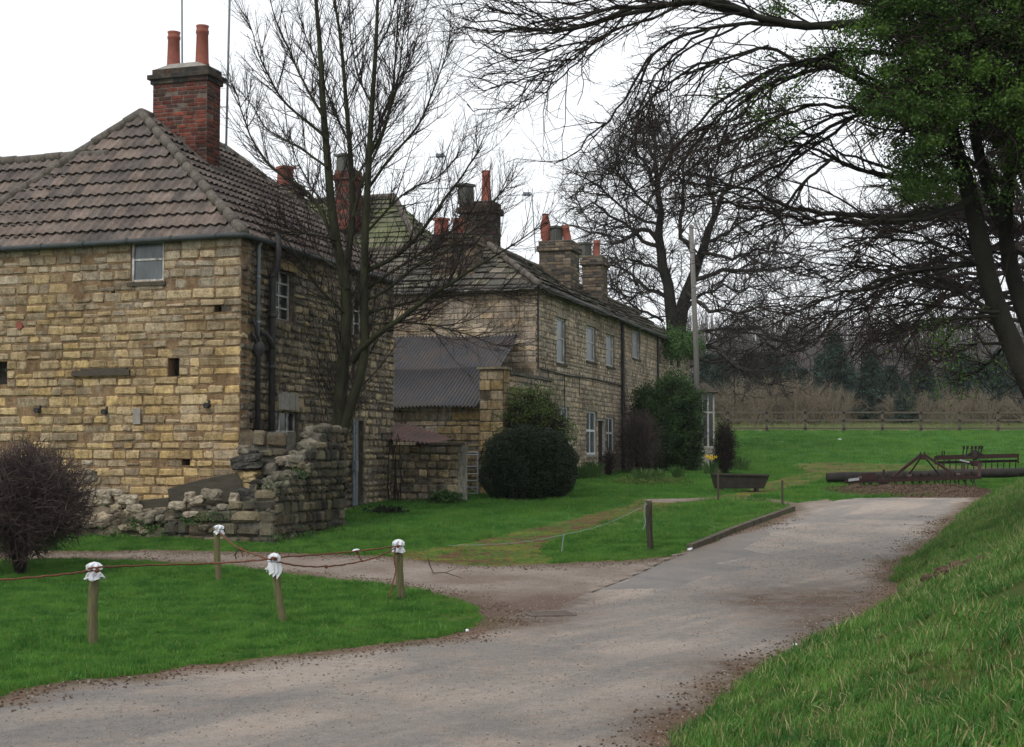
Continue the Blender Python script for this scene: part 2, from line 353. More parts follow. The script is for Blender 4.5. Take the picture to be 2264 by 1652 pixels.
PILE = poly([(1850,1112),(1865,1090),(1900,1072),(2000,1065),(2150,1050),(2264,1048),(2264,1075),(2180,1100),(2060,1103),(1930,1108)])
def inside(p, P):
    x, y = p; c = False; n = len(P); j = n-1
    for i in range(n):
        xi, yi = P[i]; xj, yj = P[j]
        if (yi > y) != (yj > y) and x < (xj-xi)*(y-yi)/(yj-yi)+xi: c = not c
        j = i
    return c
def organic(P, step=.35, j=.07):
    out = []
    for i in range(len(P)):
        a = Vector(P[i]); b = Vector(P[(i+1) % len(P)]); L = (b-a).length
        st = step*max(1, a.y/25) if L < 12 else 3
        n = max(1, int(L/st))
        for k in range(n):
            p = a.lerp(b, k/n); w = noise.noise_vector(Vector((p.x*1.5, p.y*1.5, 1)))
            out.append((p.x+w.x*j*2, p.y+w.y*j*2))
    return out
ISLAND = organic(ISLAND); LAWNB = organic(LAWNB, j=.03); ROAD = organic(ROAD, .8, .03); TRACK = organic(TRACK); MOSS = organic(MOSS); PATHP = organic(PATHP, .8); TRACK2 = organic(TRACK2, .6, .15); PATCH = organic(PATCH, .35, .06)
BANKE = [(xe(y)+.12*noise.noise(Vector((y*.9, 0, 0)))*2, y) for y in np.arange(4, 46, .35)]
def cdt_ground():
    pts = []; edges = []
    for P in (ISLAND, LAWNB, ROAD, TRACK, MOSS, PATHP, TRACK2, PATCH):
        b = len(pts); pts += P; edges += [(b+i, b+(i+1) % len(P)) for i in range(len(P))]
    b = len(pts); pts += BANKE; edges += [(b+i, b+i+1) for i in range(len(BANKE)-1)]
    def grid(x0, x1, y0, y1, st):
        for y in np.arange(y0, y1, st):
            for x in np.arange(x0, x1, st):
                pts.append((x+random.uniform(-.15,.15)*st, y+random.uniform(-.15,.15)*st))
    grid(-9, 12.5, 5, 31, .27); grid(-14, 24, 31, 50, .6); grid(-20, 45, 50, 100, 1.6); grid(-60, 90, 100, 220, 8)
    grid(-30, -9, 4, 31, 2); grid(12.6, 40, 4, 31, 2); grid(-150, 240, 220, 410, 30); grid(-40,-14,31,50,4); grid(24,60,31,50,4); grid(-60,-20,50,100,8); grid(45,100,50,100,8)
    for x in np.arange(-60, 80, 5): pts.append((x, -30)); pts.append((x, -10))
    vs, es, fs, _, _, _ = delaunay_2d_cdt([Vector(p) for p in pts], edges, [], 0, 1e-4)
    return [(v.x, v.y) for v in vs], fs
GV, GF = cdt_ground()
def zone(c):
    x, y = c
    if 5 < y < 44 and x > xe(y): return 'bank'
    if inside(c, ISLAND): return 'island'
    if inside(c, LAWNB): return 'lawnb'
    if inside(c, PATHP): return 'path'
    if inside(c, MOSS): return 'moss'
    if inside(c, PATCH) and inside(c, ROAD): return 'patch'
    if inside(c, ROAD): return 'road'
    if inside(c, TRACK): return 'track'
    if inside(c, TRACK2): return 'track2'
    if y > 97: return 'scrub'
    return 'lawn'
ZF = {}
for f in GF:
    c = (sum(GV[i][0] for i in f)/3, sum(GV[i][1] for i in f)/3); ZF.setdefault(zone(c), []).append(f)
BNDP = np.array(ISLAND+LAWNB+[p for p in BANKE]+[p for p in TRACK if not inside(p, ROAD)])
GVA = np.array(GV)
EDG = np.zeros(len(GV)); near = np.where((GVA[:,1] < 45) & (GVA[:,1] > 4) & (abs(GVA[:,0]) < 22))[0]
for i in near:
    EDG[i] = math.exp(-np.sqrt(((BNDP-GVA[i])**2).sum(1).min())/.42)
DP = np.array([[*gp0(*p), r] for p, r in (((1905,1325),1.3),((1830,1385),.8),((1640,1480),.6),((1500,1590),.5),((1090,1350),.9),((1150,1365),.8),((1230,1325),.6),((1700,1330),.8))])
DIRT = np.zeros(len(GV))
for i in near:
    DIRT[i] = min(1, sum(math.exp(-((GVA[i][0]-a)**2+((GVA[i][1]-b)*.6)**2)/(r*r)) for a, b, r in DP))*.9
GZV = [G(x, y) for x, y in GV]
def ground_obj(name, zones, m, flt=None, kind='structure', label=None):
    fs = [f for z in zones for f in ZF.get(z, []) if flt is None or flt(GV[f[0]])]
    used = sorted({i for f in fs for i in f}); mp = {k: n for n, k in enumerate(used)}
    V = [(GV[i][0], GV[i][1], GZV[i]) for i in used]; Q = []
    for f in fs:
        a, b, c = (mp[i] for i in f)
        cr = (V[b][0]-V[a][0])*(V[c][1]-V[a][1])-(V[b][1]-V[a][1])*(V[c][0]-V[a][0])
        Q.append((a,b,c) if cr > 0 else (a,c,b))
    me = npmesh(name, V, Q, smooth=True)
    for an, arr in (('edge', EDG), ('dirt', DIRT)):
        a = me.attributes.new(an, 'FLOAT', 'POINT'); a.data.foreach_set('value', np.array([arr[i] for i in used], dtype=np.float32))
    return meobj(name, me, m, kind=kind, label=label)
DIRT_SAVE = DIRT.copy()
ground_obj('lawn', ['island','lawnb','lawn'], MT['lawn'], flt=lambda p: True)
ground_obj('grass_bank', ['bank'], MT['bank'])
ground_obj('road', ['road'], MT['road'])
ground_obj('road_patch', ['patch'], MT['tarmac'])
ground_obj('gravel_track', ['track','path'], MT['gravel'])
ground_obj('mossy_path', ['moss','track2'], MT['moss'])
ground_obj('ground', ['scrub'], MT['scrub'])

# ------------------------------------------------------------------ grass by geometry nodes
def tuft(name, nb, rad, h0, h1, w, m, lean=.35, m2=None, p2=0):
    V = []; Fq = []; mi = []
    for i in range(nb):
        a = random.uniform(0, 6.28); r = rad*math.sqrt(random.random()); x, y = r*math.cos(a), r*math.sin(a)
        h = random.uniform(h0, h1); d = random.uniform(0, 6.28); ln = random.uniform(.1, lean)*h; b = random.uniform(0, 6.28)
        wx, wy = math.cos(b)*w, math.sin(b)*w; dx, dy = math.cos(d)*ln, math.sin(d)*ln; k = len(V)
        V += [(x-wx, y-wy, -.01), (x+wx, y+wy, -.01), (x+wx*.7+dx*.35, y+wy*.7+dy*.35, h*.6), (x-wx*.7+dx*.35, y-wy*.7+dy*.35, h*.6), (x+dx, y+dy, h)]
        Fq += [(k,k+1,k+2,k+3), (k+3,k+2,k+4)]; q = 1 if random.random() < p2 else 0; mi += [q,q]
    me = bpy.data.meshes.new(name); me.from_pydata(V, [], Fq); me.materials.append(m)
    if m2: me.materials.append(m2); me.polygons.foreach_set('material_index', mi)
    me.update(); return bpy.data.objects.new(name, me)
def scatter(host, inst, dens, s0, s1, seed=0, tilt=.25):
    ng = bpy.data.node_groups.new('scatter', 'GeometryNodeTree')
    ng.interface.new_socket('Geometry', in_out='INPUT', socket_type='NodeSocketGeometry'); ng.interface.new_socket('Geometry', in_out='OUTPUT', socket_type='NodeSocketGeometry')
    N = ng.nodes; L = ng.links.new; gi = N.new('NodeGroupInput'); go = N.new('NodeGroupOutput')
    d = N.new('GeometryNodeDistributePointsOnFaces'); d.inputs['Density'].default_value = dens; d.inputs['Seed'].default_value = seed
    oi = N.new('GeometryNodeObjectInfo'); oi.inputs['Object'].default_value = inst; oi.transform_space = 'ORIGINAL'
    ip = N.new('GeometryNodeInstanceOnPoints'); rv = N.new('FunctionNodeRandomValue'); rv.data_type = 'FLOAT_VECTOR'
    rv.inputs[0].default_value = (-tilt,-tilt,0); rv.inputs[1].default_value = (tilt,tilt,6.283)
    rs = N.new('FunctionNodeRandomValue'); rs.data_type = 'FLOAT'; rs.inputs[2].default_value = s0; rs.inputs[3].default_value = s1
    nz = N.new('ShaderNodeTexNoise'); nz.inputs['Scale'].default_value = .9; nz.inputs['Detail'].default_value = 3
    mr = N.new('ShaderNodeMapRange'); mr.inputs[1].default_value = .3; mr.inputs[2].default_value = .7; mr.inputs[3].default_value = .55; mr.inputs[4].default_value = 1.4
    mm = N.new('ShaderNodeMath'); mm.operation = 'MULTIPLY'
    L(nz.outputs[0], mr.inputs[0]); L(mr.outputs[0], mm.inputs[0]); L(rs.outputs[1], mm.inputs[1])
    L(gi.outputs[0], d.inputs[0]); L(d.outputs['Points'], ip.inputs['Points']); L(oi.outputs['Geometry'], ip.inputs['Instance'])
    L(rv.outputs[0], ip.inputs['Rotation']); L(mm.outputs[0], ip.inputs['Scale']); L(ip.outputs[0], go.inputs[0])
    md = host.modifiers.new('scatter', 'NODES'); md.node_group = ng
TUFT = tuft('grass_tuft', 34, .085, .03, .065, .0030, MT['grass'])
TUFT2 = tuft('grass_tuft_far', 26, .16, .04, .09, .006, MT['grass_far'])
TUFT3 = tuft('grass_tuft_bank', 34, .12, .035, .105, .0040, MT['grass_bank'], .8, MT['straw'], .06)
TUFT4 = tuft('straw_tuft', 26, .13, .04, .12, .0030, MT['straw'], 1.0, MT['grass_bank'], .4)
h = ground_obj('lawn_grass', ['island','lawnb','lawn'], MT['grass'], lambda p: p[1] < 30 and -9.5 < p[0] < 12, 'stuff', 'short mown grass on the roadside lawns'); h['category'] = 'grass'; scatter(h, TUFT, 190, .7, 1.15)
h = ground_obj('garden_grass', ['lawnb','lawn'], MT['grass'], lambda p: 29.5 <= p[1] < 58 and -6 < p[0] < 22, 'stuff', 'green grass in front of the stone terrace'); h['category'] = 'grass'; scatter(h, TUFT2, 34, .7, 1.1, 2)
h = ground_obj('meadow_grass', ['lawn'], MT['grass'], lambda p: 57 <= p[1] < 98 and 5 < p[0] < 40, 'stuff', 'green meadow grass rising to the rail fence'); h['category'] = 'grass'; scatter(h, TUFT2, 7, 1.2, 2.0, 3)
h = ground_obj('bank_grass', ['bank'], MT['grass'], lambda p: p[1] < 44 and p[0]-xe(p[1]) < 7.5 and (noise.noise(Vector((p[0]*.55, p[1]*.4, 21))) < .30 or random.random() < .25), 'stuff', 'longer rough grass on the bank right of the road'); h['category'] = 'grass'; scatter(h, TUFT3, 150, .6, 1.3, 4, .5)
h = ground_obj('dry_grass', ['bank'], MT['grass'], lambda p: p[1] < 36 and .5 < p[0]-xe(p[1]) < 6.5 and noise.noise(Vector((p[0]*.5, p[1]*.5, 9))) > -.05, 'stuff', 'dry straw coloured grass tufts on the bank'); h['category'] = 'grass'; scatter(h, TUFT4, 42, .4, 1.05, 5, .6)
h = ground_obj('path_moss', ['moss','track2'], MT['grass'], lambda p: noise.noise(Vector((p[0]*.8, p[1]*.8, 5))) > -.1, 'stuff', 'sparse grass and moss tufts on the old brick path'); h['category'] = 'grass'; scatter(h, TUFT2, 16, .25, .7, 9)
TUFT5 = tuft('tall_tuft', 26, .09, .05, .12, .0042, MT['grass'], .8, MT['straw'], .05)
h = ground_obj('coarse_grass', ['island','lawnb','lawn'], MT['grass'], lambda p: p[1] < 31 and -9.5 < p[0] < 12 and noise.noise(Vector((p[0]*.7, p[1]*.7, 3))) > -.15, 'stuff', 'taller coarse tufts standing out of the lawns'); h['category'] = 'grass'; scatter(h, TUFT5, 16, .5, 1.1, 8, .5)
# gravel stones scattered on road edges
def pebble(name, m, r=.012):
    V = []; 
    import bmesh
    bm = bmesh.new(); bmesh.ops.create_icosphere(bm, subdivisions=1, radius=r)
    for v in bm.verts: v.co *= random.uniform(.7, 1.2); v.co.z *= .6
    me = bpy.data.meshes.new(name); bm.to_mesh(me); bm.free(); me.materials.append(m); return bpy.data.objects.new(name, me)
MT['peb'] = simple('pebble', (.34,.29,.25), (.07,.055,.045), 9, .9, 0)
h = ground_obj('loose_gravel', ['road','track','path'], MT['peb'], lambda p: p[1] < 32 and -9 < p[0] < 13, 'stuff', 'loose pebbles scattered over the lane and gravel track'); h['category'] = 'gravel'; scatter(h, pebble('pebble', MT['peb']), 60, .3, 1.5, 6, 3)

EDGD = {GV[i]: EDG[i] for i in range(len(GV))}
h = ground_obj('verge_debris', ['road','track'], MT['soil'], lambda p: p[1] < 34 and -9 < p[0] < 13 and EDGD[p] > .22, 'stuff', 'crumbs of earth and dead leaf along the lawn edges'); h['category'] = 'debris'; scatter(h, pebble('clod', MT['soil'], .0125), 190, .3, 1.6, 11, 3)
TUFT6 = tuft('broad_weed', 9, .04, .025, .05, .014, MT['grass_bank'], 1.6)
h = ground_obj('lawn_weeds', ['island','lawnb','lawn','bank'], MT['grass'], lambda p: p[1] < 30 and -9.5 < p[0] < 12 and noise.noise(Vector((p[0]*.9, p[1]*.9, 13))) > 0, 'stuff', 'small broad leaved weeds among the grass'); h['category'] = 'weeds'; scatter(h, TUFT6, 9, .6, 1.5, 12, .4)
# ------------------------------------------------------------------ masonry
class Wall:
    def __init__(s, o, u, n): s.o = Vector((o[0], o[1], 0)); s.u = Vector((u[0], u[1], 0)).normalized(); s.n = Vector((n[0], n[1], 0)).normalized()
    def p(s, a, z, d=0): q = s.o+s.u*a+s.n*d; return (q.x, q.y, z)
    def hit(s, px, py):
        r = ray(px, py); k = s.o.dot(s.n)/(r.x*s.n.x+r.y*s.n.y); q = Vector((r.x*k, r.y*k, 0))
        return (q-s.o).dot(s.u), EYE+r.z*k
    def rect(s, x0, y0, x1, y1):
        a, z1 = s.hit(x0, y0); b, z0 = s.hit(x1, y1); return min(a,b), max(a,b), min(z0,z1), max(z0,z1)
def pal_yellow(s, z, zt=1):
    base = random.choice([(.45,.335,.18),(.41,.315,.185),(.47,.34,.165),(.38,.295,.185),(.43,.315,.165),(.50,.355,.165),(.40,.30,.175),(.35,.275,.18)])
    nz = noise.noise(Vector((s*.35, z*.35, 5)))
    k = random.uniform(.72, 1.30)*(1+.35*nz)
    g = max(0, min(1, (z-4.2)/2.0+nz))*.6
    b = [base[i]*(1-g)+(.30,.265,.215)[i]*g for i in range(3)]
    return tuple(x*k for x in b)
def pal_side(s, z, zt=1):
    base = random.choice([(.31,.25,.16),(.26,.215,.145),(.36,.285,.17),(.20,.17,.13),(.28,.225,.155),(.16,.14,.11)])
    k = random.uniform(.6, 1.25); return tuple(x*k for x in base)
def pal_ruin(s, z, zt=1):
    base = random.choice([(.125,.11,.078),(.16,.135,.092),(.09,.082,.064),(.21,.175,.115),(.065,.06,.05),(.14,.11,.075)])
    k = random.uniform(.65, 1.15); return tuple(x*k for x in base)
def pal_row(s, z, zt=1):
    base = random.choice([(.40,.325,.245),(.36,.295,.225),(.44,.36,.27),(.31,.265,.215),(.42,.325,.22)])
    k = random.uniform(.88, 1.38); return tuple(x*k for x in base)
def pal_brick(s, z, zt=1):
    base = random.choice([(.20,.062,.045),(.14,.05,.04),(.085,.05,.042),(.24,.075,.05),(.11,.06,.05),(.17,.055,.04)])
    k = random.uniform(.7, 1.1); return tuple(x*k for x in base)
def pal_sootbrick(s, z, zt=1):
    base = random.choice([(.19,.15,.11),(.12,.10,.08),(.24,.185,.12),(.085,.075,.065),(.16,.125,.09)])
    k = random.uniform(.65, 1.15); return tuple(x*k for x in base)
def pal_soot(s, z, zt=1):
    base = random.choice([(.06,.05,.045),(.045,.042,.04),(.085,.07,.055),(.10,.06,.05)])
    k = random.uniform(.7, 1.2); return tuple(x*k for x in base)
def stones(mb, W, s0, s1, z0, ztop, ops=(), ch=(.18,.3), sl=(.25,.6), gap=.012, rel=.03, pal=pal_yellow, base=0, jit=.012, quoin=0, skip=0):
    zt = ztop if callable(ztop) else (lambda s: ztop)
    zmax = max(zt(s0+(s1-s0)*i/24) for i in range(25)); z = z0
    while z < zmax-.04:
        h = random.uniform(*ch); h = min(h, zmax-z)
        if zmax-z-h < ch[0]*.5: h = zmax-z
        cuts = sorted([(max(s0, o[0]), min(s1, o[1])) for o in ops if min(z+h, o[3])-max(z, o[2]) > .35*h and o[1] > s0 and o[0] < s1])
        iv = []; a = s0
        for c in cuts:
            if c[0] > a+.02: iv.append((a, c[0]))
            a = max(a, c[1])
        if a < s1-.02: iv.append((a, s1))
        for (a, b) in iv:
            x = a; first = True
            while x < b-.01:
                L = random.uniform(*sl)*(.75+.5*random.random())
                if quoin and first and abs(a-s0) < .01: L = random.choice([.38,.62])*quoin
                if b-x-L < sl[0]*.6: L = b-x
                if zt(x+L/2) < z+h*.55: x += L; first = False; continue
                if random.random() < skip: x += L; continue
                g = gap*random.uniform(.6, 1.5); q = random.uniform(.4, 1.3)*rel if random.random() > .05 else -.2*rel
                c = pal(x, z); cr = jit*1.5; zlo_, zhi_ = z, z+h
                if jit > .01 and L > .3 and random.random() < .10: zhi_ = z+h*random.uniform(.5,.8)
                if jit > .01: zlo_ += random.uniform(0,.012); zhi_ -= random.uniform(0,.02)
                xs = (x+g, x+g+.012+rel*.5, x+L-g-.012-rel*.5, x+L-g); zs = (zlo_+g, zlo_+g+.010+rel*.4, zhi_-g-.010-rel*.4, zhi_-g)
                tl = random.uniform(-.3, .3)*rel; tv = random.uniform(-.3, .3)*rel; vs = []
                for j in range(4):
                    for i in range(4):
                        inn = i in (1,2) and j in (1,2); edge = (i in (1,2)) != (j in (1,2))
                        d = q+tl*(i-1.5)+tv*(j-1.5) if inn else (q*.55 if edge else -.01)
                        if not inn and not edge: d = -.008
                        if i in (0,3) or j in (0,3): d = -.012 if not edge else q*.35
                        rx_ = rz_ = 0
                        if i in (0,3) and j in (0,3): rx_ = (1 if i == 0 else -1)*cr*random.uniform(.4,1.6); rz_ = (1 if j == 0 else -1)*cr*random.uniform(.4,1.6)
                        vs.append(W.p(xs[i]+rx_+random.uniform(-jit, jit), zs[j]+rz_+random.uniform(-jit, jit)*.8, base+d))
                # skirt so stones have sides
                fs = [(j*4+i, j*4+i+1, j*4+i+5, j*4+i+4) for j in range(3) for i in range(3)]
                n0 = len(vs); ring = [0,1,2,3,7,11,15,14,13,12,8,4]
                cen = W.n*(-.05)
                for r in ring: vs.append(tuple(Vector(vs[r])+cen))
                for k in range(12): fs.append((ring[(k+1) % 12], ring[k], n0+k, n0+(k+1) % 12))
                mb.add(vs, fs, c); x += L; first = False
        z += h
def backing(mb, W, s0, s1, z0, z1, ops=(), depth=.16, d=0, col=(.30,.23,.15), rev=(.22,.2,.16), thick=.45):
    S_ = sorted({s0, s1, *[min(max(o[i], s0), s1) for o in ops for i in (0,1)]}); Z_ = sorted({z0, z1, *[min(max(o[i], z0), z1) for o in ops for i in (2,3)]})
    for a, b in zip(S_, S_[1:]):
        for c, e in zip(Z_, Z_[1:]):
            m = ((a+b)/2, (c+e)/2)
            if any(o[0] < m[0] < o[1] and o[2] < m[1] < o[3] for o in ops): continue
            mb.fbox(W, a, b, c, e, d-thick, d, col)
VD = Vector((.297,.955)).normalized(); UD = Vector((-VD.y, VD.x))
def sash(par, W, r, nx=1, ny=2, fw=.05, m='whitewood', pm='pane', dep=-.10, sill=True, mull=.03, lab=None, head=.0):
    s0, s1, z0, z1 = r; mb = MB()
    mb.fbox(W, s0, s0+fw, z0, z1, dep-.05, dep+.012); mb.fbox(W, s1-fw, s1, z0, z1, dep-.05, dep+.012)
    mb.fbox(W, s0+fw, s1-fw, z1-fw, z1, dep-.05, dep+.010); mb.fbox(W, s0+fw, s1-fw, z0, z0+fw, dep-.05, dep+.010)
    for i in range(1, nx): a = s0+(s1-s0)*i/nx; mb.fbox(W, a-mull/2, a+mull/2, z0+fw, z1-fw, dep-.04, dep)
    for j in range(1, ny): c = z0+(z1-z0)*(j/ny if ny > 2 else .55); mb.fbox(W, s0+fw, s1-fw, c-mull*.7, c+mull*.7, dep-.038, dep+.004)
    w = obj('window', mb, MT[m], par, lab)
    pb = MB(); pb.fbox(W, s0+fw*.5, s1-fw*.5, z0+fw*.5, z1-fw*.5, dep-.035, dep-.02); obj('pane', pb, MT[pm], w)
    if sill: sb = MB(); sb.fbox(W, s0-.06, s1+.06, z0-.09, z0-.003, dep-.06, .06); obj('sill', sb, MT['concrete'] if m != 'whitewood' else MT['oldwood'], w)
    return w
# roofs
def tiles(mb, o, al, nu, T, rng_, cl=.385, prof=None, tw=.23, lift=.075, step=.0385, pal=None, slate=False, jit=0):
    o = Vector(o); al = Vector(al).normalized(); nu = Vector(nu).normalized(); n = al.cross(nu); 
    if n.z < 0: n = -n
    k = 0; t = 0
    while t < T-.02:
        c = cl if not slate else cl*random.uniform(.85, 1.15)*(1.25-.5*t/T)
        t1 = min(T, t+c); a, b = rng_((t+t1)/2)
        if b-a > .05:
            if not slate:
                m = max(2, int((b-a)/step)); off = (k % 2)*0
                lo = []; hi = []; lp = []
                cols = {}
                for i in range(m+1):
                    s = a+(b-a)*i/m; h = prof(s/tw)
                    ti = int(math.floor(s/tw/1.5)); col = cols.setdefault(ti, pal(s, t)); dj = noise.noise(Vector((ti*1.7, k*2.3, 0)))*.012
                    sag = noise.noise(Vector((s*.5, t*.4, 2)))*.025
                    P = o+al*s
                    lo.append((P+nu*(t-.03+dj)+n*(h+lift+sag), col)); lp.append((P+nu*(t-.03+dj)+n*(h+lift-.03+sag), tuple(x*.55 for x in col))); hi.append((P+nu*(t1+.03)+n*(h+sag), col))  # riser colour darkened: painted shadow line under each course
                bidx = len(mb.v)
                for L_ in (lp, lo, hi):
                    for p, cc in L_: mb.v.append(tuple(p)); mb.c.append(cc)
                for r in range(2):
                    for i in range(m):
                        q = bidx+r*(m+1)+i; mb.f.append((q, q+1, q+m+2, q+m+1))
            else:
                x = a-random.uniform(0, .2)
                while x < b:
                    w = tw*random.uniform(.6, 1.5); x1 = min(x+w-.008, b); x0 = max(x, a)
                    if x1-x0 > .04:
                        dj = random.uniform(-jit, jit); th = random.uniform(.02, .04); col = pal(x, t); sag = noise.noise(Vector((x*.35, t*.4, 2)))*.07
                        ps = []
                        l0 = lift*random.uniform(.8, 1.4)+sag
                        for hh in (-th, 0):
                            for (s, tt, hb) in ((x0, t-.05+dj, l0), (x1, t-.05+dj+random.uniform(-.01,.01), l0), (x1, t1+.06, .0+sag), (x0, t1+.06, .0+sag)):
                                ps.append(o+al*s+nu*tt+n*(hb+hh))
                        mb.hexa(ps, col)
                    x += w
        t = t1; k += 1
def roman(x):
    f = (x % 1.0)
    return .05*max(0, math.sin(f*math.pi))**2.4+.004
def pal_tile(s, t):
    b = random.choice([(.150,.118,.102),(.128,.104,.092),(.178,.138,.116),(.105,.088,.080),(.145,.118,.104)]); k = random.uniform(.8, 1.15); return tuple(x*k for x in b)
def pal_slate(s, t):
    b = random.choice([(.135,.12,.095),(.11,.10,.082),(.17,.15,.115),(.09,.084,.072),(.125,.115,.085)]); k = random.uniform(.75, 1.15); return tuple(x*k for x in b)
def ridge(mb, a, b, r=.13, seg=.42):
    a, b = Vector(a), Vector(b); L = (b-a).length; n = max(1, int(L/seg)); d = (b-a)/n
    for i in range(n):
        p = a+d*i; q = p+d*1.06
        w = noise.noise(Vector((i*1.3, a.x, a.y)))*.03
        mb.tube([p+Vector((0,0,w)), q+Vector((0,0,w+.01))], [r*1.08, r*.92], 10)
def masonry_box(mb, o, u, v, lu, lv, z0, z1, pal, ch=(.075,.09), sl=(.2,.26), rel=.008, gap=.006, jit=.004, core=(.16,.14,.12), skip=0):
    u = Vector((u[0], u[1])); v = Vector((v[0], v[1])); o = Vector((o[0], o[1]))
    c0 = o; pts = [o, o+u*lu, o+u*lu+v*lv, o+v*lv]
    mb.hexa([(p.x, p.y, z) for z in (z0, z1) for p in pts], core)
    cen = (pts[0]+pts[2])/2
    for i in range(4):
        a, b = pts[i], pts[(i+1) % 4]; d = (b-a); L = d.length; d = d/L; nn = Vector((d.y, -d.x))
        if nn.dot((a+b)/2-cen) < 0: nn = -nn
        stones(mb, Wall(a, d, nn), 0, L, z0, z1, ch=ch, sl=sl, gap=gap, rel=rel, pal=pal, jit=jit, skip=skip)
def pot(par, x, y, z, h, r, m='terracotta', kind='round', lean=(0,0), name='chimney_pot', lab=None):
    mb = MB(); L = Vector((lean[0], lean[1], 1)); b = Vector((x, y, z-.05))
    if kind == 'round': prof = [(0,1.12),(.08,1.1),(.12,1.0),(.8,.88),(.82,.98),(.88,.98),(.9,.88),(.96,.9),(1,.98)]
    elif kind == 'square': prof = [(0,1.1),(.85,1.0),(.87,1.25),(1,1.25)]
    else: prof = [(0,.75),(.12,.75),(.2,.95),(.6,1.05),(.97,.55),(1,.6)]
    n = 4 if kind == 'square' else 14
    mb.tube([b+L*(h*t) for t, _ in prof], [r*(q*(1.25 if n == 4 else 1)) for _, q in prof], n)
    tb = b+L*(h*1.002); mb.tube([tb, tb+Vector((0,0,.004))], r*.75, n, col=(.1,.1,.1))
    return obj(name, mb, MT[m], par, lab, smooth=(n > 4))

# ================================================================== FARMHOUSE
A = Vector(((530-CX)/F*30.5, 30.5)); LW, LD = 8.0, 8.76
gz = G(A.x, A.y); ZE = at(525, 517, 30.5).z
house = thing('farmhouse', 'yellow stone farmhouse with hipped brown tiled roof and tall red brick chimney', 'house', (A.x, A.y, gz))
WF = Wall(A, UD, -VD)            # front, s runs left
WS = Wall(A, VD, Vector((VD.y, -VD.x)))  # side, s runs away
ZB = gz-.5
# --- front wall
fop = [WF.rect(290,534,362,622), WF.rect(372,792,396,832), WF.rect(-30,800,16,850), WF.rect(474,674,512,689), WF.rect(402,1015,420,1029), WF.rect(246,640,255,648)]
mb = MB(); FRL = 11.0
backing(mb, WF, 0, FRL, ZB, ZE, fop, col=(.25,.165,.095), d=.003)
stones(mb, WF, 0, FRL, ZB, ZE-.02, fop, ch=(.15,.255), sl=(.24,.54), rel=.032, gap=.011, jit=.020, quoin=1)
obj('front_wall', mb, MT['stone'], house)
lw = Wall(A+UD*FRL, VD, Vector((-VD.y, VD.x)) if False else UD)
sop = [WS.rect(609,592,651,712), WS.rect(611,908,660,1010), WS.rect(781,655,806,745), WS.rect(783,930,803,1120)]
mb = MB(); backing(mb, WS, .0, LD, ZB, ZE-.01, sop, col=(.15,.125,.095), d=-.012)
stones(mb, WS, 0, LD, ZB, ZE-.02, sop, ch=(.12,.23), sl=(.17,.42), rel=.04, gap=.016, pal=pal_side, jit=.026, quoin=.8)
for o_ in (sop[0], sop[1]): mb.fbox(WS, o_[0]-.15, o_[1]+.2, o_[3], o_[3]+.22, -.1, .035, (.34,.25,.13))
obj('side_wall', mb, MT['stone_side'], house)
mb = MB(); q = A+UD*FRL
mb.hexa([(p.x, p.y, z) for z in (ZB, ZE-.03) for p in (A+UD*FRL+VD*.4, A+VD*(LD-.01)+UD*.45, A+VD*(LD)+UD*(LW), A+UD*FRL+VD*LD)], (.25,.2,.14))
bw = Wall(A+VD*LD, UD, VD); stones(mb, bw, 0, FRL, ZB, ZE-.02, ch=(.2,.3), sl=(.3,.7), pal=pal_side)
ew = Wall(A+UD*FRL, VD, UD); stones(mb, ew, 0, LD, ZB, ZE-.02, ch=(.2,.3), sl=(.3,.7), pal=pal_side)
obj('back_wall', mb, MT['stone_side'], house)
# hollows are real recesses; back plates coloured near black to paint their shade
for o_ in fop[1:]:
    mb = MB(); mb.fbox(WF, o_[0]-.02, o_[1]+.02, o_[2]-.02, o_[3]+.02, -.46, -.30, (.05,.045,.04)); obj('wall_recess', mb, MT['stone_side'], house)
sash(house, WF, fop[0], 1, 2, .06, dep=-.05, pm='pane', lab='small flaking white upper window under the gutter')
sash(house, WS, sop[0], 2, 4, .04, m='whitewood', pm='pane_dark', dep=-.16, mull=.028, sill=False)
sash(house, WS, sop[1], 3, 2, .04, m='whitewood', pm='pane_dark', dep=-.12, mull=.04, sill=False)
sash(house, WS, sop[2], 2, 3, .04, m='whitewood', pm='pane_dark', dep=-.14)
mb = MB(); o_ = sop[3]; mb.fbox(WS, o_[0], o_[1], o_[2], o_[3], -.2, -.12); obj('door', mb, MT['oldwood'], house)
# planks lintel / slab boards over lower window
mb = MB(); r_ = WS.rect(611,868,655,908)
for i in range(7):
    a = r_[0]+(r_[1]-r_[0])*i/7; mb.fbox(WS, a, a+(r_[1]-r_[0])/7-.012, r_[2], r_[3]+random.uniform(-.04,.04), 0, .05+random.uniform(0,.015), (.8,.8,.8))
obj('lintel_stones', mb, MT['concrete'], house)
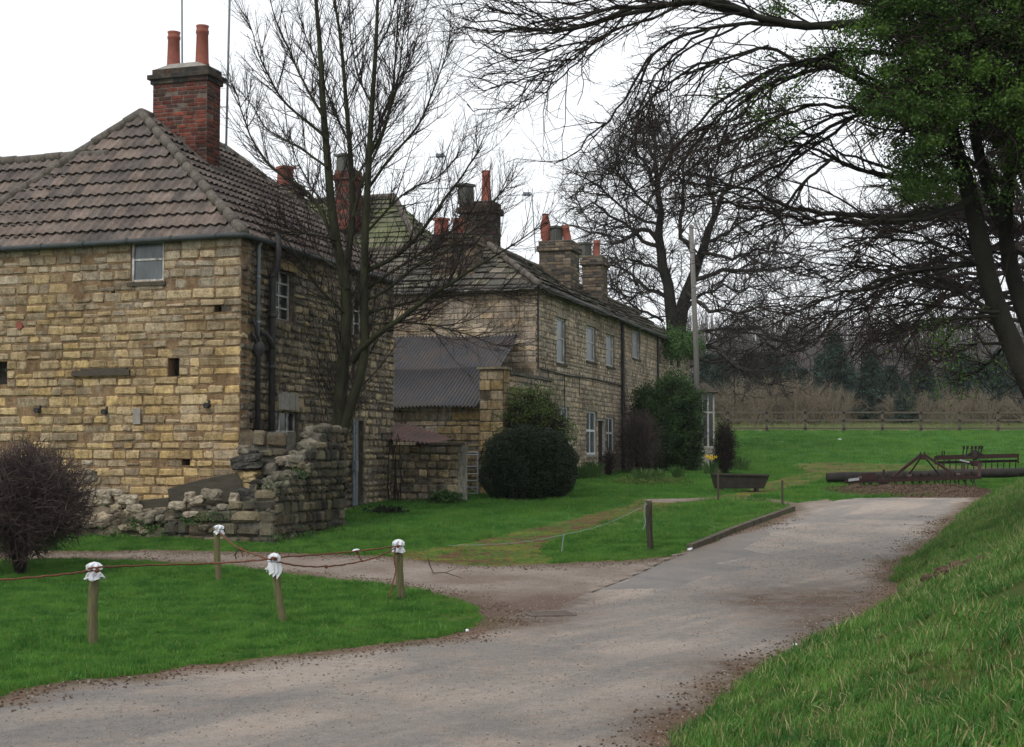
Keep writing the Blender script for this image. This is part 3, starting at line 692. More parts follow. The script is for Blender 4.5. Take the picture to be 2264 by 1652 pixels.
# timber stub on front wall, iron brackets, red patch stone
mb = MB(); r_ = WF.rect(163,817,290,830); mb.fbox(WF, r_[0], r_[1], r_[2], r_[3]-.03, -.02, .09); mb.fbox(WF, r_[0]+.1, r_[1]-.2, r_[3]-.03, r_[3]+.01, -.02, .05)
obj('timber_beam', mb, MT['oldwood'], house)
for (bx, by) in ((88,908),(236,911),(462,897)):
    a, z = WF.hit(bx, by); mb = MB(); mb.tube([WF.p(a, z, 0), WF.p(a, z, .16)], [.05,.065], 7); mb.tube([WF.p(a, z, .05), WF.p(a-.03, z+.12, .03)], [.035,.02], 6); obj('iron_stub', mb, MT['iron'], house)
a, z = WF.hit(45, 720); mb = MB(); mb.tube([WF.p(a, z, -.02), WF.p(a, z, .052)], [.11,.09], 9); obj('red_brick_plug', mb, MT['terracotta'], house)
a, z = WF.hit(305, 921); mb = MB(); mb.fbox(WF, a-.09, a+.09, z-.17, z+.17, 0, .06); obj('pale_patch', mb, MT['concrete'], house)
# --- roof
zr = ZE+.02; apx = at(298, 255, 33.95); RZ = apx.z; SB = 2.37
def P3(a, b, z): q = A+UD*a+VD*b; return Vector((q.x, q.y, z))
ov = .13; k = 0
rise = RZ-zr
fT = math.hypot(SB, rise); mb = MB()
fu = (Vector((VD.x*SB, VD.y*SB, rise))).normalized(); U3 = Vector((UD.x, UD.y, 0)); V3 = Vector((VD.x, VD.y, 0))
o0 = P3(0, 0, zr)-fu*ov
def rf(t): t2 = max(0, (t-ov))/fT; t3 = (t-ov)/fT; return (LW/2*t3, LW-LW/2*t3)
tiles(mb, o0, U3, fu, fT+ov, rf, prof=roman, pal=pal_tile)
su = Vector((UD.x*LW/2, UD.y*LW/2, rise)); sT = su.length; su.normalize()
o1 = P3(0, 0, zr)-su*ov
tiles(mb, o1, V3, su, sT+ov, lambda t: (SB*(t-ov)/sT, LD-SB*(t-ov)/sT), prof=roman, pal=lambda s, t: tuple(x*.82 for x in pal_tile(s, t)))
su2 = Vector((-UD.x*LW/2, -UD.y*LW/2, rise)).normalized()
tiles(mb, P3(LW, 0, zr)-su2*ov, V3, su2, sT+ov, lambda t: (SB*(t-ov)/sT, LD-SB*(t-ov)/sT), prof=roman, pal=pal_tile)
bu = Vector((-VD.x*SB, -VD.y*SB, rise)).normalized()
tiles(mb, P3(0, LD, zr)-bu*ov, U3, bu, fT+ov, rf, prof=roman, pal=pal_tile)
# under-deck so no gaps
def deck(q, dz=.05): mb.add([Vector(p)-Vector((0,0,dz)) for p in q], [tuple(range(len(q)))], (.08,.07,.06))
deck([P3(0,0,zr), P3(LW,0,zr), P3(LW/2,SB,RZ)]); deck([P3(0,0,zr), P3(LW/2,SB,RZ), P3(LW/2,LD-SB,RZ), P3(0,LD,zr)]); deck([P3(0,LD,zr), P3(LW/2,LD-SB,RZ), P3(LW,LD,zr)]); deck([P3(LW,0,zr), P3(LW,LD,zr), P3(LW/2,LD-SB,RZ), P3(LW/2,SB,RZ)])
roof = obj('roof', mb, MT['tile'], house)
mb = MB()
for e0, e1 in (((0,0,zr),(LW/2,SB,RZ)), ((LW,0,zr),(LW/2,SB,RZ)), ((LW/2,SB,RZ),(LW/2,LD-SB,RZ)), ((0,LD,zr),(LW/2,LD-SB,RZ))):
    a = P3(*e0); b = P3(*e1); e = (b-a).normalized()*(-.12 if e0[2] == zr else 0); ridge(mb, a+e+Vector((0,0,.05)), b+Vector((0,0,.05)), .118)
obj('ridge_tiles', mb, MT['mortar'], roof, smooth=True)
# left range roof, a little lower
lz = at(90, 335, 33.2).z; rr = (lz-zr)/rise; mb = MB(); dz = -.07
lT = fT*rr; tiles(mb, P3(LW/2*rr*.2+.3, -.0, zr+dz)-fu*ov, U3, fu, lT+ov, lambda t: (LW*.55, FRL+.3), prof=roman, pal=pal_tile)
tiles(mb, P3(0, SB*rr*2, zr+dz)-bu*ov, U3, bu, lT+ov, lambda t: (LW*.55, FRL+.3), prof=roman, pal=pal_tile)
obj('side_roof', mb, MT['tile'], house, 'lower tiled roof at the left end')
mb = MB(); ridge(mb, P3(LW*.55, SB*rr, lz+dz+.04), P3(FRL+.3, SB*rr, lz+dz+.04), .12); obj('ridge_tiles', mb, MT['mortar'], house, smooth=True)
mb = MB(); mb.fbox(WF, 0, FRL, ZE-.02, ZE+.06, -.3, .03); mb.fbox(WS, 0, LD, ZE-.02, ZE+.06, -.3, .03); obj('eaves_board', mb, MT['oldwood'], house)
# gutter
def gut(pts, r=.06): 
    mb = MB(); mb.tube(pts, r, 10); return mb
gpts = [Vector(WF.p(FRL, ZE-.13, .18)), Vector(WF.p(4, ZE-.09, .18)), Vector(WF.p(.15, ZE-.05, .18)), Vector(WF.p(-.14, ZE-.05, .10)), Vector(WS.p(.25, ZE-.06, .18)), Vector(WS.p(4, ZE-.07, .18)), Vector(WS.p(LD, ZE-.08, .18))]
gm = gut(gpts, .062)
for s in np.arange(.5, FRL, 1.1): zg_ = ZE-.05-.08*s/FRL; gm.tube([WF.p(s, zg_, .18), WF.p(s+.04, zg_, .18)], .075, 10)
obj('gutter', gm, MT['gutter'], house, smooth=True)
# downpipes
def spx(px, py=700): return WS.hit(px, py)
a, zt_ = spx(564, 537); zb_ = spx(564, 757)[1]; mb = MB(); mb.tube([WS.p(a, ZE+.02, .16), WS.p(a, ZE-.1, .16), WS.p(a, ZE-.2, .10), WS.p(a, zb_, .10)], .038, 8)
for z in (ZE-.9, ZE-1.9): mb.tube([WS.p(a, z, .10), WS.p(a, z+.06, .10)], .05, 8)
obj('downpipe', mb, MT['zinc'], house, 'pale grey upper downpipe', smooth=True)
a2, zh = spx(562, 777); mb = MB(); mb.tube([WS.p(a2, zh+.22, .1), WS.p(a2, zh+.1, .1), WS.p(a2, zh-.02, .1), WS.p(a2, zh-.14, .1), WS.p(a2, gz, .1)], [.09,.14,.14,.055,.05], 9)
mb.tube([WS.p(a2-.2, zh+.75, .06), WS.p(a2-.12, zh+.5, .1), WS.p(a2-.02, zh+.15, .12)], .03, 6); mb.tube([WS.p(a2-.25, zh+.4, .06), WS.p(a2, zh+.1, .14)], .03, 6)
obj('hopper_pipe', mb, MT['iron'], house, smooth=True)
a3 = spx(590)[0]; zs = spx(590, 605)[1]; ztp = spx(590, 518)[1]; mb = MB()
mb.tube([WS.p(a3, gz, .14), WS.p(a3, zs-.25, .14), WS.p(a3+.0, zs, .17), WS.p(a3-.02, zs+.14, .26), WS.p(a3-.02, ztp, .28)], [.075]*5, 10)
zc = spx(600, 745)[1]; mb.tube([WS.p(a3-.45, zc+.05, .08), WS.p(a3-.3, zc+.02, .13), WS.p(a3-.12, zc-.12, .15), WS.p(a3, zc-.3, .15)], .065, 8)
for z in (zc-.75, zc+.4, zs-.1): mb.tube([WS.p(a3, z, .14), WS.p(a3, z+.1, .14)], .095, 10)
obj('soil_pipe', mb, MT['iron'], house, smooth=True)
mb = MB(); a4 = spx(774, 1000)[0]
for i, dx in enumerate((0,.12,.2)): mb.tube([WS.p(a4+dx, G(-3.5,32)+.3, .1), WS.p(a4+dx, spx(780, 930)[1], .1)], .03, 6)
z = spx(777, 1030)[1]; mb.fbox(WS, a4-.08, a4+.08, z-.12, z+.12, .1, .2); obj('service_pipe', mb, MT['zinc'], house)
# --- chimney
cu, cv = LW/2-1.5, 2.85; CZ0 = RZ-1.9; ct = at(400, 150, 34.2).z; cc = at(400, 183, 34.2).z
chim = thing_dummy = None
mb = MB(); oc = A+UD*cu+VD*cv
masonry_box(mb, oc, UD, VD, 1.48, .66, CZ0, cc-.0, pal_brick, ch=(.095,.11), sl=(.24,.33), rel=.014, gap=.009, jit=.007, core=(.16,.13,.11))
masonry_box(mb, oc-UD*.05-VD*.05, UD, VD, 1.58, .76, cc, cc+.11, pal_soot, ch=(.10,.11), sl=(.24,.33), core=(.08,.07,.06))
masonry_box(mb, oc-UD*.11-VD*.11, UD, VD, 1.70, .88, cc+.11, cc+.22, pal_soot, ch=(.10,.11), sl=(.24,.33), core=(.08,.07,.06))
masonry_box(mb, oc-UD*.02-VD*.02, UD, VD, 1.52, .70, cc+.22, ct, pal_soot, ch=(.10,.11), sl=(.24,.33), core=(.08,.07,.06))
chim = obj('chimney', mb, MT['brick'], house)
mb = MB(); q = [oc, oc+UD*1.48, oc+UD*1.48+VD*.66, oc+VD*.66]; cen = oc+UD*.74+VD*.33
mb.hexa([(p.x, p.y, ct) for p in q]+[(p.x*.5+cen.x*.5, p.y*.5+cen.y*.5, ct+.16) for p in q]); obj('flaunching', mb, MT['concrete'], chim)
pl = oc+UD*1.12+VD*.33; pr_ = oc+UD*.33+VD*.33
pot(chim, pl.x, pl.y, ct+.10, at(355, 66, 34.5).z-ct-.08, .165); pot(chim, pr_.x, pr_.y, ct+.10, at(438, 53, 34.3).z-ct-.08, .165)
mb = MB(); qq = oc+UD*1.2+VD*.9; mb.tube([(qq.x, qq.y, ct-.5), (qq.x-.05, qq.y, ct+2.5), (qq.x-.12, qq.y, ct+4.2)], .022, 6); obj('aerial_mast', mb, MT['zinc'], chim)
qq = oc-UD*.14+VD*.72; mb = MB(); mb.tube([(qq.x, qq.y, cc-1.6), (qq.x+.08, qq.y, ct+4.5)], .028, 6)
for z in (cc+.3, cc-.5): mb.bar((qq.x, qq.y, z), (qq.x-.3, qq.y, z), .02)
obj('aerial_mast', mb, MT['zinc'], chim)
mb = MB()  # lead/mortar fillet around chimney on slope
n3 = V3.cross(su); n3 = n3 if n3.z > 0 else -n3
fa = P3(cu, cv, zr+rise*cu/(LW/2)); fb_ = P3(LW/2, cv, RZ)
mb.bar(fa+n3*.05-V3*.05, fb_+n3*.05-V3*.05, .16, .12); fc = P3(cu, cv+.66, zr+rise*cu/(LW/2)); mb.bar(fa+n3*.06-su*.05, fc+n3*.06-su*.05, .14, .1)
obj('chimney_fillet', mb, MT['mortar'], chim)

# ================================================================== TERRACE
D = Vector(((1185-CX)/F*46, 46)); ZE2 = at(1185, 634, 46).z; TL = 28.0; TW = 2.6; TS = 3.0; FL2 = 9.5
gz2 = G(D.x, D.y); row = thing('stone_terrace', 'long weathered stone terrace with sagging stone slate roof and four chimney stacks', 'house', (D.x, D.y, gz2))
RF = Wall(D, UD, -VD); RS = Wall(D, VD, Vector((VD.y, -VD.x)))
zb = gz2-.6
mb = MB(); backing(mb, RF, 0, FL2, zb, ZE2, (), col=(.28,.235,.17), d=-.006); stones(mb, RF, 0, FL2, zb, ZE2-.02, ch=(.16,.28), sl=(.3,.6), rel=.014, gap=.008, pal=pal_row, jit=.015, quoin=1)
obj('end_wall', mb, MT['row'], row)
UPW = [(1231,700,1251,806,'w'),(1296,718,1317,802,'w'),(1340,737,1358,813,'w'),(1398,728,1415,796,'w'),(1453,765,1461,806,'d'),(1481,770,1488,812,'d'),(1496,775,1503,815,'d')]
LOW = [(1235,898,1257,975,'W'),(1296,908,1319,1005,'W'),(1340,922,1358,1000,'W'),(1398,925,1410,990,'d'),(1460,930,1470,985,'d')]
rop = [RS.rect(a,b,c,d) for a,b,c,d,_ in UPW+LOW]+[RS.rect(1322,926,1339,1050)]
mb = MB(); backing(mb, RS, 0, TL, zb, ZE2-.01, rop, col=(.29,.245,.18), d=-.006)
stones(mb, RS, 0, TL, zb, ZE2-.02, rop, ch=(.12,.21), sl=(.2,.44), rel=.022, gap=.010, pal=pal_row, jit=.026, quoin=1)
obj('side_wall', mb, MT['row'], row)
mb = MB(); mb.hexa([(p.x, p.y, z) for z in (zb, ZE2-.03) for p in (D+UD*.5+VD*.5, D+UD*.5+VD*(TL-.1), D+UD*2*TW+VD*TL, D+UD*2*TW+VD*.5)], (.25,.21,.16)); obj('back_wall', mb, MT['row'], row)
for r_, (a,b,c,d,k_) in zip(rop, UPW+LOW):
    if k_ == 'W': sash(row, RS, r_, 2, 2, .07, m='white', pm='pane', dep=-.06, mull=.06)
    else: sash(row, RS, r_, 1, 2, .07, m='whitewood' if k_ == 'w' else 'oldwood', pm='pane_blue' if k_ == 'w' else 'pane_dark', dep=-.07)
mb = MB(); r_ = rop[-1]; mb.fbox(RS, r_[0]+.06, r_[1]-.06, r_[2], r_[3]-.06, -.2, -.12); dr = obj('door', mb, MT['door'], row)
mb = MB(); mb.fbox(RS, r_[0], r_[0]+.06, r_[2], r_[3], -.2, -.02); mb.fbox(RS, r_[1]-.06, r_[1], r_[2], r_[3], -.2, -.02); mb.fbox(RS, r_[0]+.06, r_[1]-.06, r_[3]-.06, r_[3], -.2, -.022); obj('door_frame', mb, MT['whitewood'], dr)
# lintels
for r_ in rop[:3]+rop[7:9]:
    mb = MB(); mb.fbox(RS, r_[0]-.12, r_[1]+.12, r_[3]+.002, r_[3]+.2, -.05, .03, (.33,.28,.21)); obj('lintel', mb, MT['row'], row)
mb = MB(); pz = RS.hit(1193, 815)[1]; s_end = RS.hit(1372, 850)[0]
mb.tube([RS.p(.1, ZE2-.1, .05), RS.p(.1, pz, .05), RS.p(s_end*.3, pz-.05, .05), RS.p(s_end*.6, pz+.02, .05), RS.p(s_end, pz-.02, .05)], .028, 6)
for px in (1210, 1246, 1279): s_ = RS.hit(px, 850)[0]; mb.tube([RS.p(s_, pz, .04), RS.p(s_, pz-random.uniform(.7,1.4), .04)], .016, 5)
obj('wall_cable', mb, MT['iron'], row)
mb = MB(); s_ = RS.hit(1372, 800)[0]; mb.tube([RS.p(s_, ZE2+.05, .2), RS.p(s_, ZE2-.15, .1), RS.p(s_, gz2, .1)], .07, 8); obj('downpipe', mb, MT['iron'], row)
mb = MB(); s_ = RS.hit(1450, 800)[0]; mb.tube([RS.p(s_, ZE2+.05, .2), RS.p(s_, ZE2-.15, .1), RS.p(s_, gz2, .1)], .05, 8); obj('downpipe', mb, MT['iron'], row)
RZ2 = at(1085, 545, 49.6).z; zr2 = ZE2+.02; rs2 = RZ2-zr2
def Q3(a, b, z): q = D+UD*a+VD*b; return Vector((q.x, q.y, z))
mb = MB(); f2 = Vector((VD.x*TS, VD.y*TS, rs2)); T2 = f2.length; f2.normalize(); ov2 = .3
tiles(mb, Q3(0,0,zr2)-f2*ov2, U3, f2, T2+ov2, lambda t: (TW*(t-ov2)/T2, FL2), cl=.42, tw=.5, slate=True, pal=pal_slate, jit=.03)
s2 = Vector((UD.x*TW, UD.y*TW, rs2)); T3 = s2.length; s2.normalize()
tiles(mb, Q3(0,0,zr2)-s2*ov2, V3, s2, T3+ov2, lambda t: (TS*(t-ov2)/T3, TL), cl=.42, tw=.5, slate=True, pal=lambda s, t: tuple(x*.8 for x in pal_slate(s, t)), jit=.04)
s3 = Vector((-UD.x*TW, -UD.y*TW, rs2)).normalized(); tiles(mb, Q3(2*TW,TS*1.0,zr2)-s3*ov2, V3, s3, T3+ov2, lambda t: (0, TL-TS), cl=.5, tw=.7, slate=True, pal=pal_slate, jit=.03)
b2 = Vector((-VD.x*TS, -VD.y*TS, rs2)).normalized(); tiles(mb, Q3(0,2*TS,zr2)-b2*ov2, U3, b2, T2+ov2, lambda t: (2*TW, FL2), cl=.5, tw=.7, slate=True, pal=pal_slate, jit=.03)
deck([Q3(0,0,zr2), Q3(FL2,0,zr2), Q3(FL2,TS,RZ2), Q3(TW,TS,RZ2)], .06); deck([Q3(0,0,zr2), Q3(TW,TS,RZ2), Q3(TW,TL,RZ2), Q3(0,TL,zr2)], .06); deck([Q3(2*TW,TS,zr2), Q3(2*TW,TL,zr2), Q3(TW,TL,RZ2), Q3(TW,TS,RZ2)], .06)
rroof = obj('roof', mb, MT['slate'], row)
mb = MB(); ridge(mb, Q3(-.15,-.15,zr2+.05), Q3(TW,TS,RZ2+.06), .105, .5); ridge(mb, Q3(TW,TS,RZ2+.06), Q3(TW,TL,RZ2+.02), .105, .5); ridge(mb, Q3(TW,TS,RZ2+.06), Q3(FL2,TS,RZ2+.06), .105, .5); obj('ridge_stones', mb, MT['mortar'], rroof, smooth=True)
mb = MB(); mb.tube([RS.p(-.1, ZE2-.02, .22), RS.p(TL*.5, ZE2-.05, .22), RS.p(TL, ZE2-.02, .22)], .07, 8); mb.tube([RF.p(-.1, ZE2-.03, .2), RF.p(FL2, ZE2-.03, .2)], .06, 8); mb.fbox(RS, 0, TL, ZE2-.03, ZE2+.05, -.2, .06); obj('gutter', mb, MT['iron'], row)
def stack(par, px0, px1, pytop, zbase, Yd, dep, pal, pots, corb=True, name='chimney'):
    a = at(px0, pytop, Yd); wdt = (px1-px0)/F*Yd/.955*.97; b = at(px1, pytop, Yd)
    # placed with right front corner at px1
    o = Vector((b.x, b.y)); ztop = b.z; w_ = (b.x-a.x)/.955
    side = dep; w_ = max(.4, w_-side*.45*0.3)
    mb = MB(); cb = .09
    o2 = o-VD*0
    masonry_box(mb, o2, UD, VD, w_, dep, zbase, ztop-.42, pal, ch=(.12,.15), sl=(.25,.42), rel=.02, gap=.01, jit=.01, core=(.1,.085,.07))
    masonry_box(mb, o2-UD*cb-VD*cb, UD, VD, w_+2*cb, dep+2*cb, ztop-.42, ztop-.2, pal, ch=(.10,.12), sl=(.25,.42), rel=.02, gap=.01, jit=.01, core=(.1,.085,.07))
    masonry_box(mb, o2-UD*.02-VD*.02, UD, VD, w_+.04, dep+.04, ztop-.2, ztop, pal, ch=(.09,.11), sl=(.25,.42), rel=.02, gap=.01, jit=.01, core=(.16,.15,.13))
    c = obj(name, mb, MT['brick'], par)
    for (px, py, h_, r_, m_, k_, ln) in pots:
        p = at(px, py, Yd+dep*.5); pot(c, p.x, p.y, ztop, p.z-ztop+.05 if h_ is None else h_, r_, m_, k_, ln)
    return c
stack(row, 948, 1050, 513, ZE2+.3, 47.6, .9, pal_sootbrick, [(976,483,None,.19,'terracotta','square',(0,0)),(1014,484,None,.2,'terracotta','round',(0,0))])
c2 = stack(row, 1008, 1088, 443, RZ2-1.5, 51, 1.0, pal_soot, [(1030,408,None,.23,'darkpot','square',(0,0)),(1075,378,None,.17,'terracotta','round',(0,0))])
c3 = stack(row, 1183, 1262, 530, ZE2+.2, 55.5, 1.3, pal_sootbrick, [(1206,474,None,.2,'terracotta','taper',(0,0)),(1228,501,None,.22,'darkpot','square',(0,0)),(1256,499,None,.17,'terracotta','round',(-.18,0))])
c4 = stack(row, 1281, 1330, 564, ZE2+.2, 61.5, 1.1, pal_sootbrick, [(1292,537,None,.24,'darkpot','square',(0,0)),(1319,532,None,.16,'terracotta','round',(0,0))])
def aerial(par, px0, py0, px1, py1, bx, by, Y):
    mb = MB(); b = at(px0, py0, Y); t_ = at(px1, py1, Y); e = at(bx, by, Y); mb.tube([b, t_], .022, 5); mb.bar(t_, e, .02)
    d = (e-t_)
    for i in range(9): q = t_+d*(i/9+.05); mb.bar(q-Vector((0,.14,0)), q+Vector((0,.14,0)), .014)
    mb.box((t_.x-.2, t_.y, t_.z-.07), .3, .02, .16); obj('tv_aerial', mb, MT['zinc'], par)
aerial(c3, 1184, 560, 1176, 430, 1121, 433, 55.6); aerial(c2, 1003, 480, 985, 345, 950, 348, 50.8)

# ================================================================== GREEN ROOFED HOUSE BEHIND
Y5 = 58.0; e0 = at(955, 600, Y5-3); E0 = Vector((e0.x, e0.y)); gz5 = G(E0.x, E0.y)
bh = thing('rear_house', 'taller house behind with green mossy slate roof and two chimneys', 'house', (E0.x, E0.y, gz5))
zr5 = at(900, 600, Y5-3).z; rz5 = at(700, 428, Y5).z; ww = 5.2; L5 = 15; hs = 2.9
def H3(a, b, z): q = E0+UD*a+VD*b; return Vector((q.x, q.y, z))
mb = MB(); f5 = Vector((VD.x*3.2, VD.y*3.2, rz5-zr5)); T5 = f5.length; f5.normalize()
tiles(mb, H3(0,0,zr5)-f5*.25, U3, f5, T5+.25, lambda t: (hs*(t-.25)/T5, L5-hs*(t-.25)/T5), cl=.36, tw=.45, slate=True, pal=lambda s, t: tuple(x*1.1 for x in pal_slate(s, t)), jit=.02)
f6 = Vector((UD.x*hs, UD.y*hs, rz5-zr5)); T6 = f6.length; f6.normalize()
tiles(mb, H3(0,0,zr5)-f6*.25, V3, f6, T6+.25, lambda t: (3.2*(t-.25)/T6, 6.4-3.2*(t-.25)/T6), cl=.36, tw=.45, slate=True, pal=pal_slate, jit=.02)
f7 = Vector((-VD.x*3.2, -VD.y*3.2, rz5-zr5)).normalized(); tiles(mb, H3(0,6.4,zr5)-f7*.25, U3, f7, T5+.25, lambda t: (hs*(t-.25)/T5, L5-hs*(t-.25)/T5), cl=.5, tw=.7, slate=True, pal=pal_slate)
deck([H3(0,0,zr5), H3(L5,0,zr5), H3(L5-hs,3.2,rz5), H3(hs,3.2,rz5)]); deck([H3(0,0,zr5), H3(hs,3.2,rz5), H3(0,6.4,zr5)])
r5 = obj('roof', mb, MT['slate_moss'], bh)
mb = MB(); ridge(mb, H3(0,0,zr5+.04), H3(hs,3.2,rz5+.05), .13, .5); ridge(mb, H3(hs,3.2,rz5+.05), H3(L5-hs,3.2,rz5+.05), .13, .5); obj('ridge_tiles', mb, MT['mortar'], r5, smooth=True)
mb = MB(); W5 = Wall(E0+VD*.1, UD, -VD); backing(mb, W5, 0, L5, gz5-.5, zr5-.05, (), col=(.3,.25,.19), thick=6.0); stones(mb, W5, 0, L5, gz5-.5, zr5-.05, ch=(.2,.3), sl=(.4,.7), pal=pal_row, rel=.015); W6 = Wall(E0+VD*.1, VD, Vector((VD.y, -VD.x))); stones(mb, W6, 0, 6, gz5-.5, zr5-.05, ch=(.2,.3), sl=(.4,.7), pal=pal_row, rel=.015); obj('wall', mb, MT['row'], bh)
stack(bh, 604, 656, 405, rz5-1.2, Y5, .7, pal_sootbrick, [(631,369,None,.26,'terracotta','square',(0,0))])
stack(bh, 735, 784, 374, rz5-1.6, Y5-.8, .7, pal_brick, [(762,342,None,.26,'darkpot','square',(0,0))])

# ================================================================== YARD: lean-to, pillar wall, outhouse, gate
YP = 40.0
sh = thing('lean_to_shed', 'stone lean-to shed with rusty corrugated iron roof against the terrace end', 'shed', (at(960,1000,42).x, 42, G(-1.5,42)))
fw = at(1062, 888, 42.0); SO = Vector((fw.x, fw.y)); WSH = Wall(SO, UD, -VD); zlo = fw.z; zup = at(1000, 738, 45.7).z
dS = (D-VD*.25-SO).dot(VD)
mb = MB(); n = 620; Ls = 6.5
a = math.atan2(zup-zlo, dS)
for i in range(n+1):
    s = .0+Ls*i/n; w = .032*math.sin(s/.115*2*math.pi)
    for j in range(4):
        t_ = (j/3); lap = .03 if j in (0,) else 0
        q = SO+UD*s+VD*(t_*(dS+.25)-.25); z = zlo-.1+(zup-zlo+.1)*t_+w+.03*math.sin(s*1.3+j); mb.v.append((q.x, q.y, z)); mb.c.append((1,1,1))
for i in range(n):
    for j in range(3): b = i*4+j; mb.f.append((b, b+1, b+5, b+4))
# second overlapping lower sheet row
b0 = len(mb.v)
for i in range(n+1):
    s = -.0+(Ls)*i/n; w = .032*math.sin(s/.115*2*math.pi)
    for t_, lf in ((-.03,.0),(.5,.012),(.5,-.02)):
        q = SO+UD*s+VD*(t_*(dS+.25)-.25); z = zlo-.1+(zup-zlo+.1)*t_+w+.03*math.sin(s*1.3+1.5*t_*2)+.012+lf; mb.v.append((q.x, q.y, z)); mb.c.append((1,1,1))
for i in range(n):
    for j in range(2): b = b0+i*3+j; mb.f.append((b, b+1, b+4, b+3))
obj('corrugated_roof', mb, MT['corr'], sh, smooth=True)
mb = MB(); zg = G(SO.x, SO.y)-.4; backing(mb, WSH, 0, Ls, zg, zlo-.06, (), col=(.28,.25,.21), d=-.01); stones(mb, WSH, 0, Ls, zg, zlo-.07, ch=(.16,.27), sl=(.28,.55), rel=.03, pal=lambda s, z: (pal_yellow(s, 1) if s < .9 else tuple(x*1.15 for x in pal_row(s, z))), jit=.02); obj('wall', mb, MT['row'], sh)
# pillar + wall back to terrace
py_ = at(1113, 1095, 40.9); PO = Vector((py_.x, py_.y)); gzp = G(PO.x, PO.y)-.3; zpt = at(1085, 816, 40.9).z
yw = thing('yard_wall', 'tall yard wall with squared stone pier beside the clipped hedge', 'wall', (PO.x, PO.y, gzp+.3))
mb = MB(); masonry_box(mb, PO, UD, VD, .72, .55, gzp, zpt, lambda s, z: tuple(x*.82 for x in pal_yellow(s, 1.5)), ch=(.26,.34), sl=(.34,.45), rel=.02, gap=.012, jit=.008, core=(.12,.1,.07)); mb.box((PO.x+UD.x*.36+VD.x*.27, PO.y+UD.y*.36+VD.y*.27, zpt), .86, .7, .07, math.atan2(UD.y, UD.x), (.3,.26,.18)); obj('pier', mb, MT['stone_side'], yw)
WW = Wall(PO+VD*.55, VD, Vector((VD.y, -VD.x))); Lw = (D-PO).dot(VD)-.55; mb = MB(); backing(mb, WW, 0, Lw, gzp, zpt-.12, (), col=(.2,.18,.14), thick=.4, d=-.01); stones(mb, WW, 0, Lw, gzp, zpt-.12, ch=(.16,.26), sl=(.25,.5), pal=lambda s, z: tuple(x*.9 for x in pal_row(s, z)), rel=.03); mb.fbox(WW, 0, Lw, zpt-.12, zpt-.03, -.45, .06, (.12,.11,.09)); obj('side_wall', mb, MT['row'], yw)
# outhouse
oh = at(1013, 1115, 38.0); OO = Vector((oh.x, oh.y)); go_ = G(OO.x, OO.y)-.3; zo = at(1000, 984, 38).z
hs_ = thing('outhouse', 'low rubble outhouse with slumped red corrugated roof beside the metal gate', 'outhouse', (OO.x, OO.y, go_+.3))
WO = Wall(OO, UD, -VD); mb = MB(); backing(mb, WO, 0, 3.2, go_, zo, (), col=(.2,.17,.12), thick=.4, d=-.01)
stones(mb, WO, 0, 3.2, go_, zo-.01, ch=(.16,.26), sl=(.2,.42), pal=lambda s, z: tuple(x*(1.5) for x in pal_side(s, z)), rel=.045, gap=.014, jit=.02); mb.fbox(WO, -.12, .0, go_, zo+.02, -.4, .02, (.28,.26,.22)); mb.fbox(WO, -.12, 1.2, zo, zo+.07, -.45, .07, (.16,.14,.11)); obj('wall', mb, MT['stone_side'], hs_)
mb = MB(); n = 200
for i in range(n+1):
    s = .78+2.5*i/n; w = .03*math.sin(s/.13*2*math.pi)
    for j in range(4):
        t_ = j/3; q = OO+UD*s+VD*(t_*1.9-.2); mb.v.append((q.x, q.y, zo+.04+w+(s-.78)*.10+t_*.42*min(1,(s-.3)/1.6))); mb.c.append((1,1,1))
for i in range(n):
    for j in range(3): b = i*4+j; mb.f.append((b, b+1, b+5, b+4))
obj('red_roof', mb, MT['corr_red'], hs_, smooth=True)
# gate
ga = at(1056, 1096, 40.6); gb = at(1016, 1096, 40.2); gt = at(1036, 1000, 40.4).z; gg = G(ga.x, ga.y)+.04
gate = thing('metal_gate', 'narrow galvanised barred gate between outhouse and stone pier', 'gate', (ga.x, ga.y, gg))
mb = MB(); H_ = gt-gg
def gpnt(f, z): return (ga.x+(gb.x-ga.x)*f, ga.y+(gb.y-ga.y)*f, gg+z)
for f in (0, 1): mb.tube([gpnt(f, 0), gpnt(f, H_)], .025, 8)
obj('stile', mb, MT['metalgate'], gate)
for z in (0.02, .17, .32, .48, .66, .94, 1.0):
    mb = MB(); mb.tube([gpnt(0, H_*z), gpnt(1, H_*z)], .018, 7); obj('gate_bar', mb, MT['metalgate'], gate)
mb = MB(); mb.bar(gpnt(0, .05), gpnt(1, H_*.34), .03); obj('brace', mb, MT['metalgate'], gate)

# porch / glasshouse at far end
pp = at(1548, 1037, 62); PO2 = Vector((pp.x, pp.y)); gp_ = G(PO2.x, PO2.y)
po = thing('porch', 'small white framed porch with low wall and slate roof behind the pole', 'porch', (PO2.x, PO2.y, gp_))
p0 = at(1514, 1037, 62); p1 = at(1581, 1037, 62); mb = MB(); wz = at(1550, 990, 62).z; tz = at(1550, 868, 62).z
mb.box(((p0.x+p1.x)/2, 63, gp_-.2), p1.x-p0.x, 2, wz-gp_+.2); obj('low_wall', mb, MT['concrete'], po)
mb = MB()
for i in range(6):
    x = p0.x+.04+(p1.x-p0.x-.08)*i/5; mb.box((x, 62.05, wz), .07, .07, tz-wz)
for i in range(1, 4): mb.box((p1.x-.04, 62.05+i*.6, wz), .07, .07, tz-wz)
for z in (wz, (wz+tz)/2+.3, tz-.08): mb.box(((p0.x+p1.x)/2, 62.06, z), p1.x-p0.x, .05, .07); mb.box((p1.x-.04, 63, z), .05, 1.9, .07)
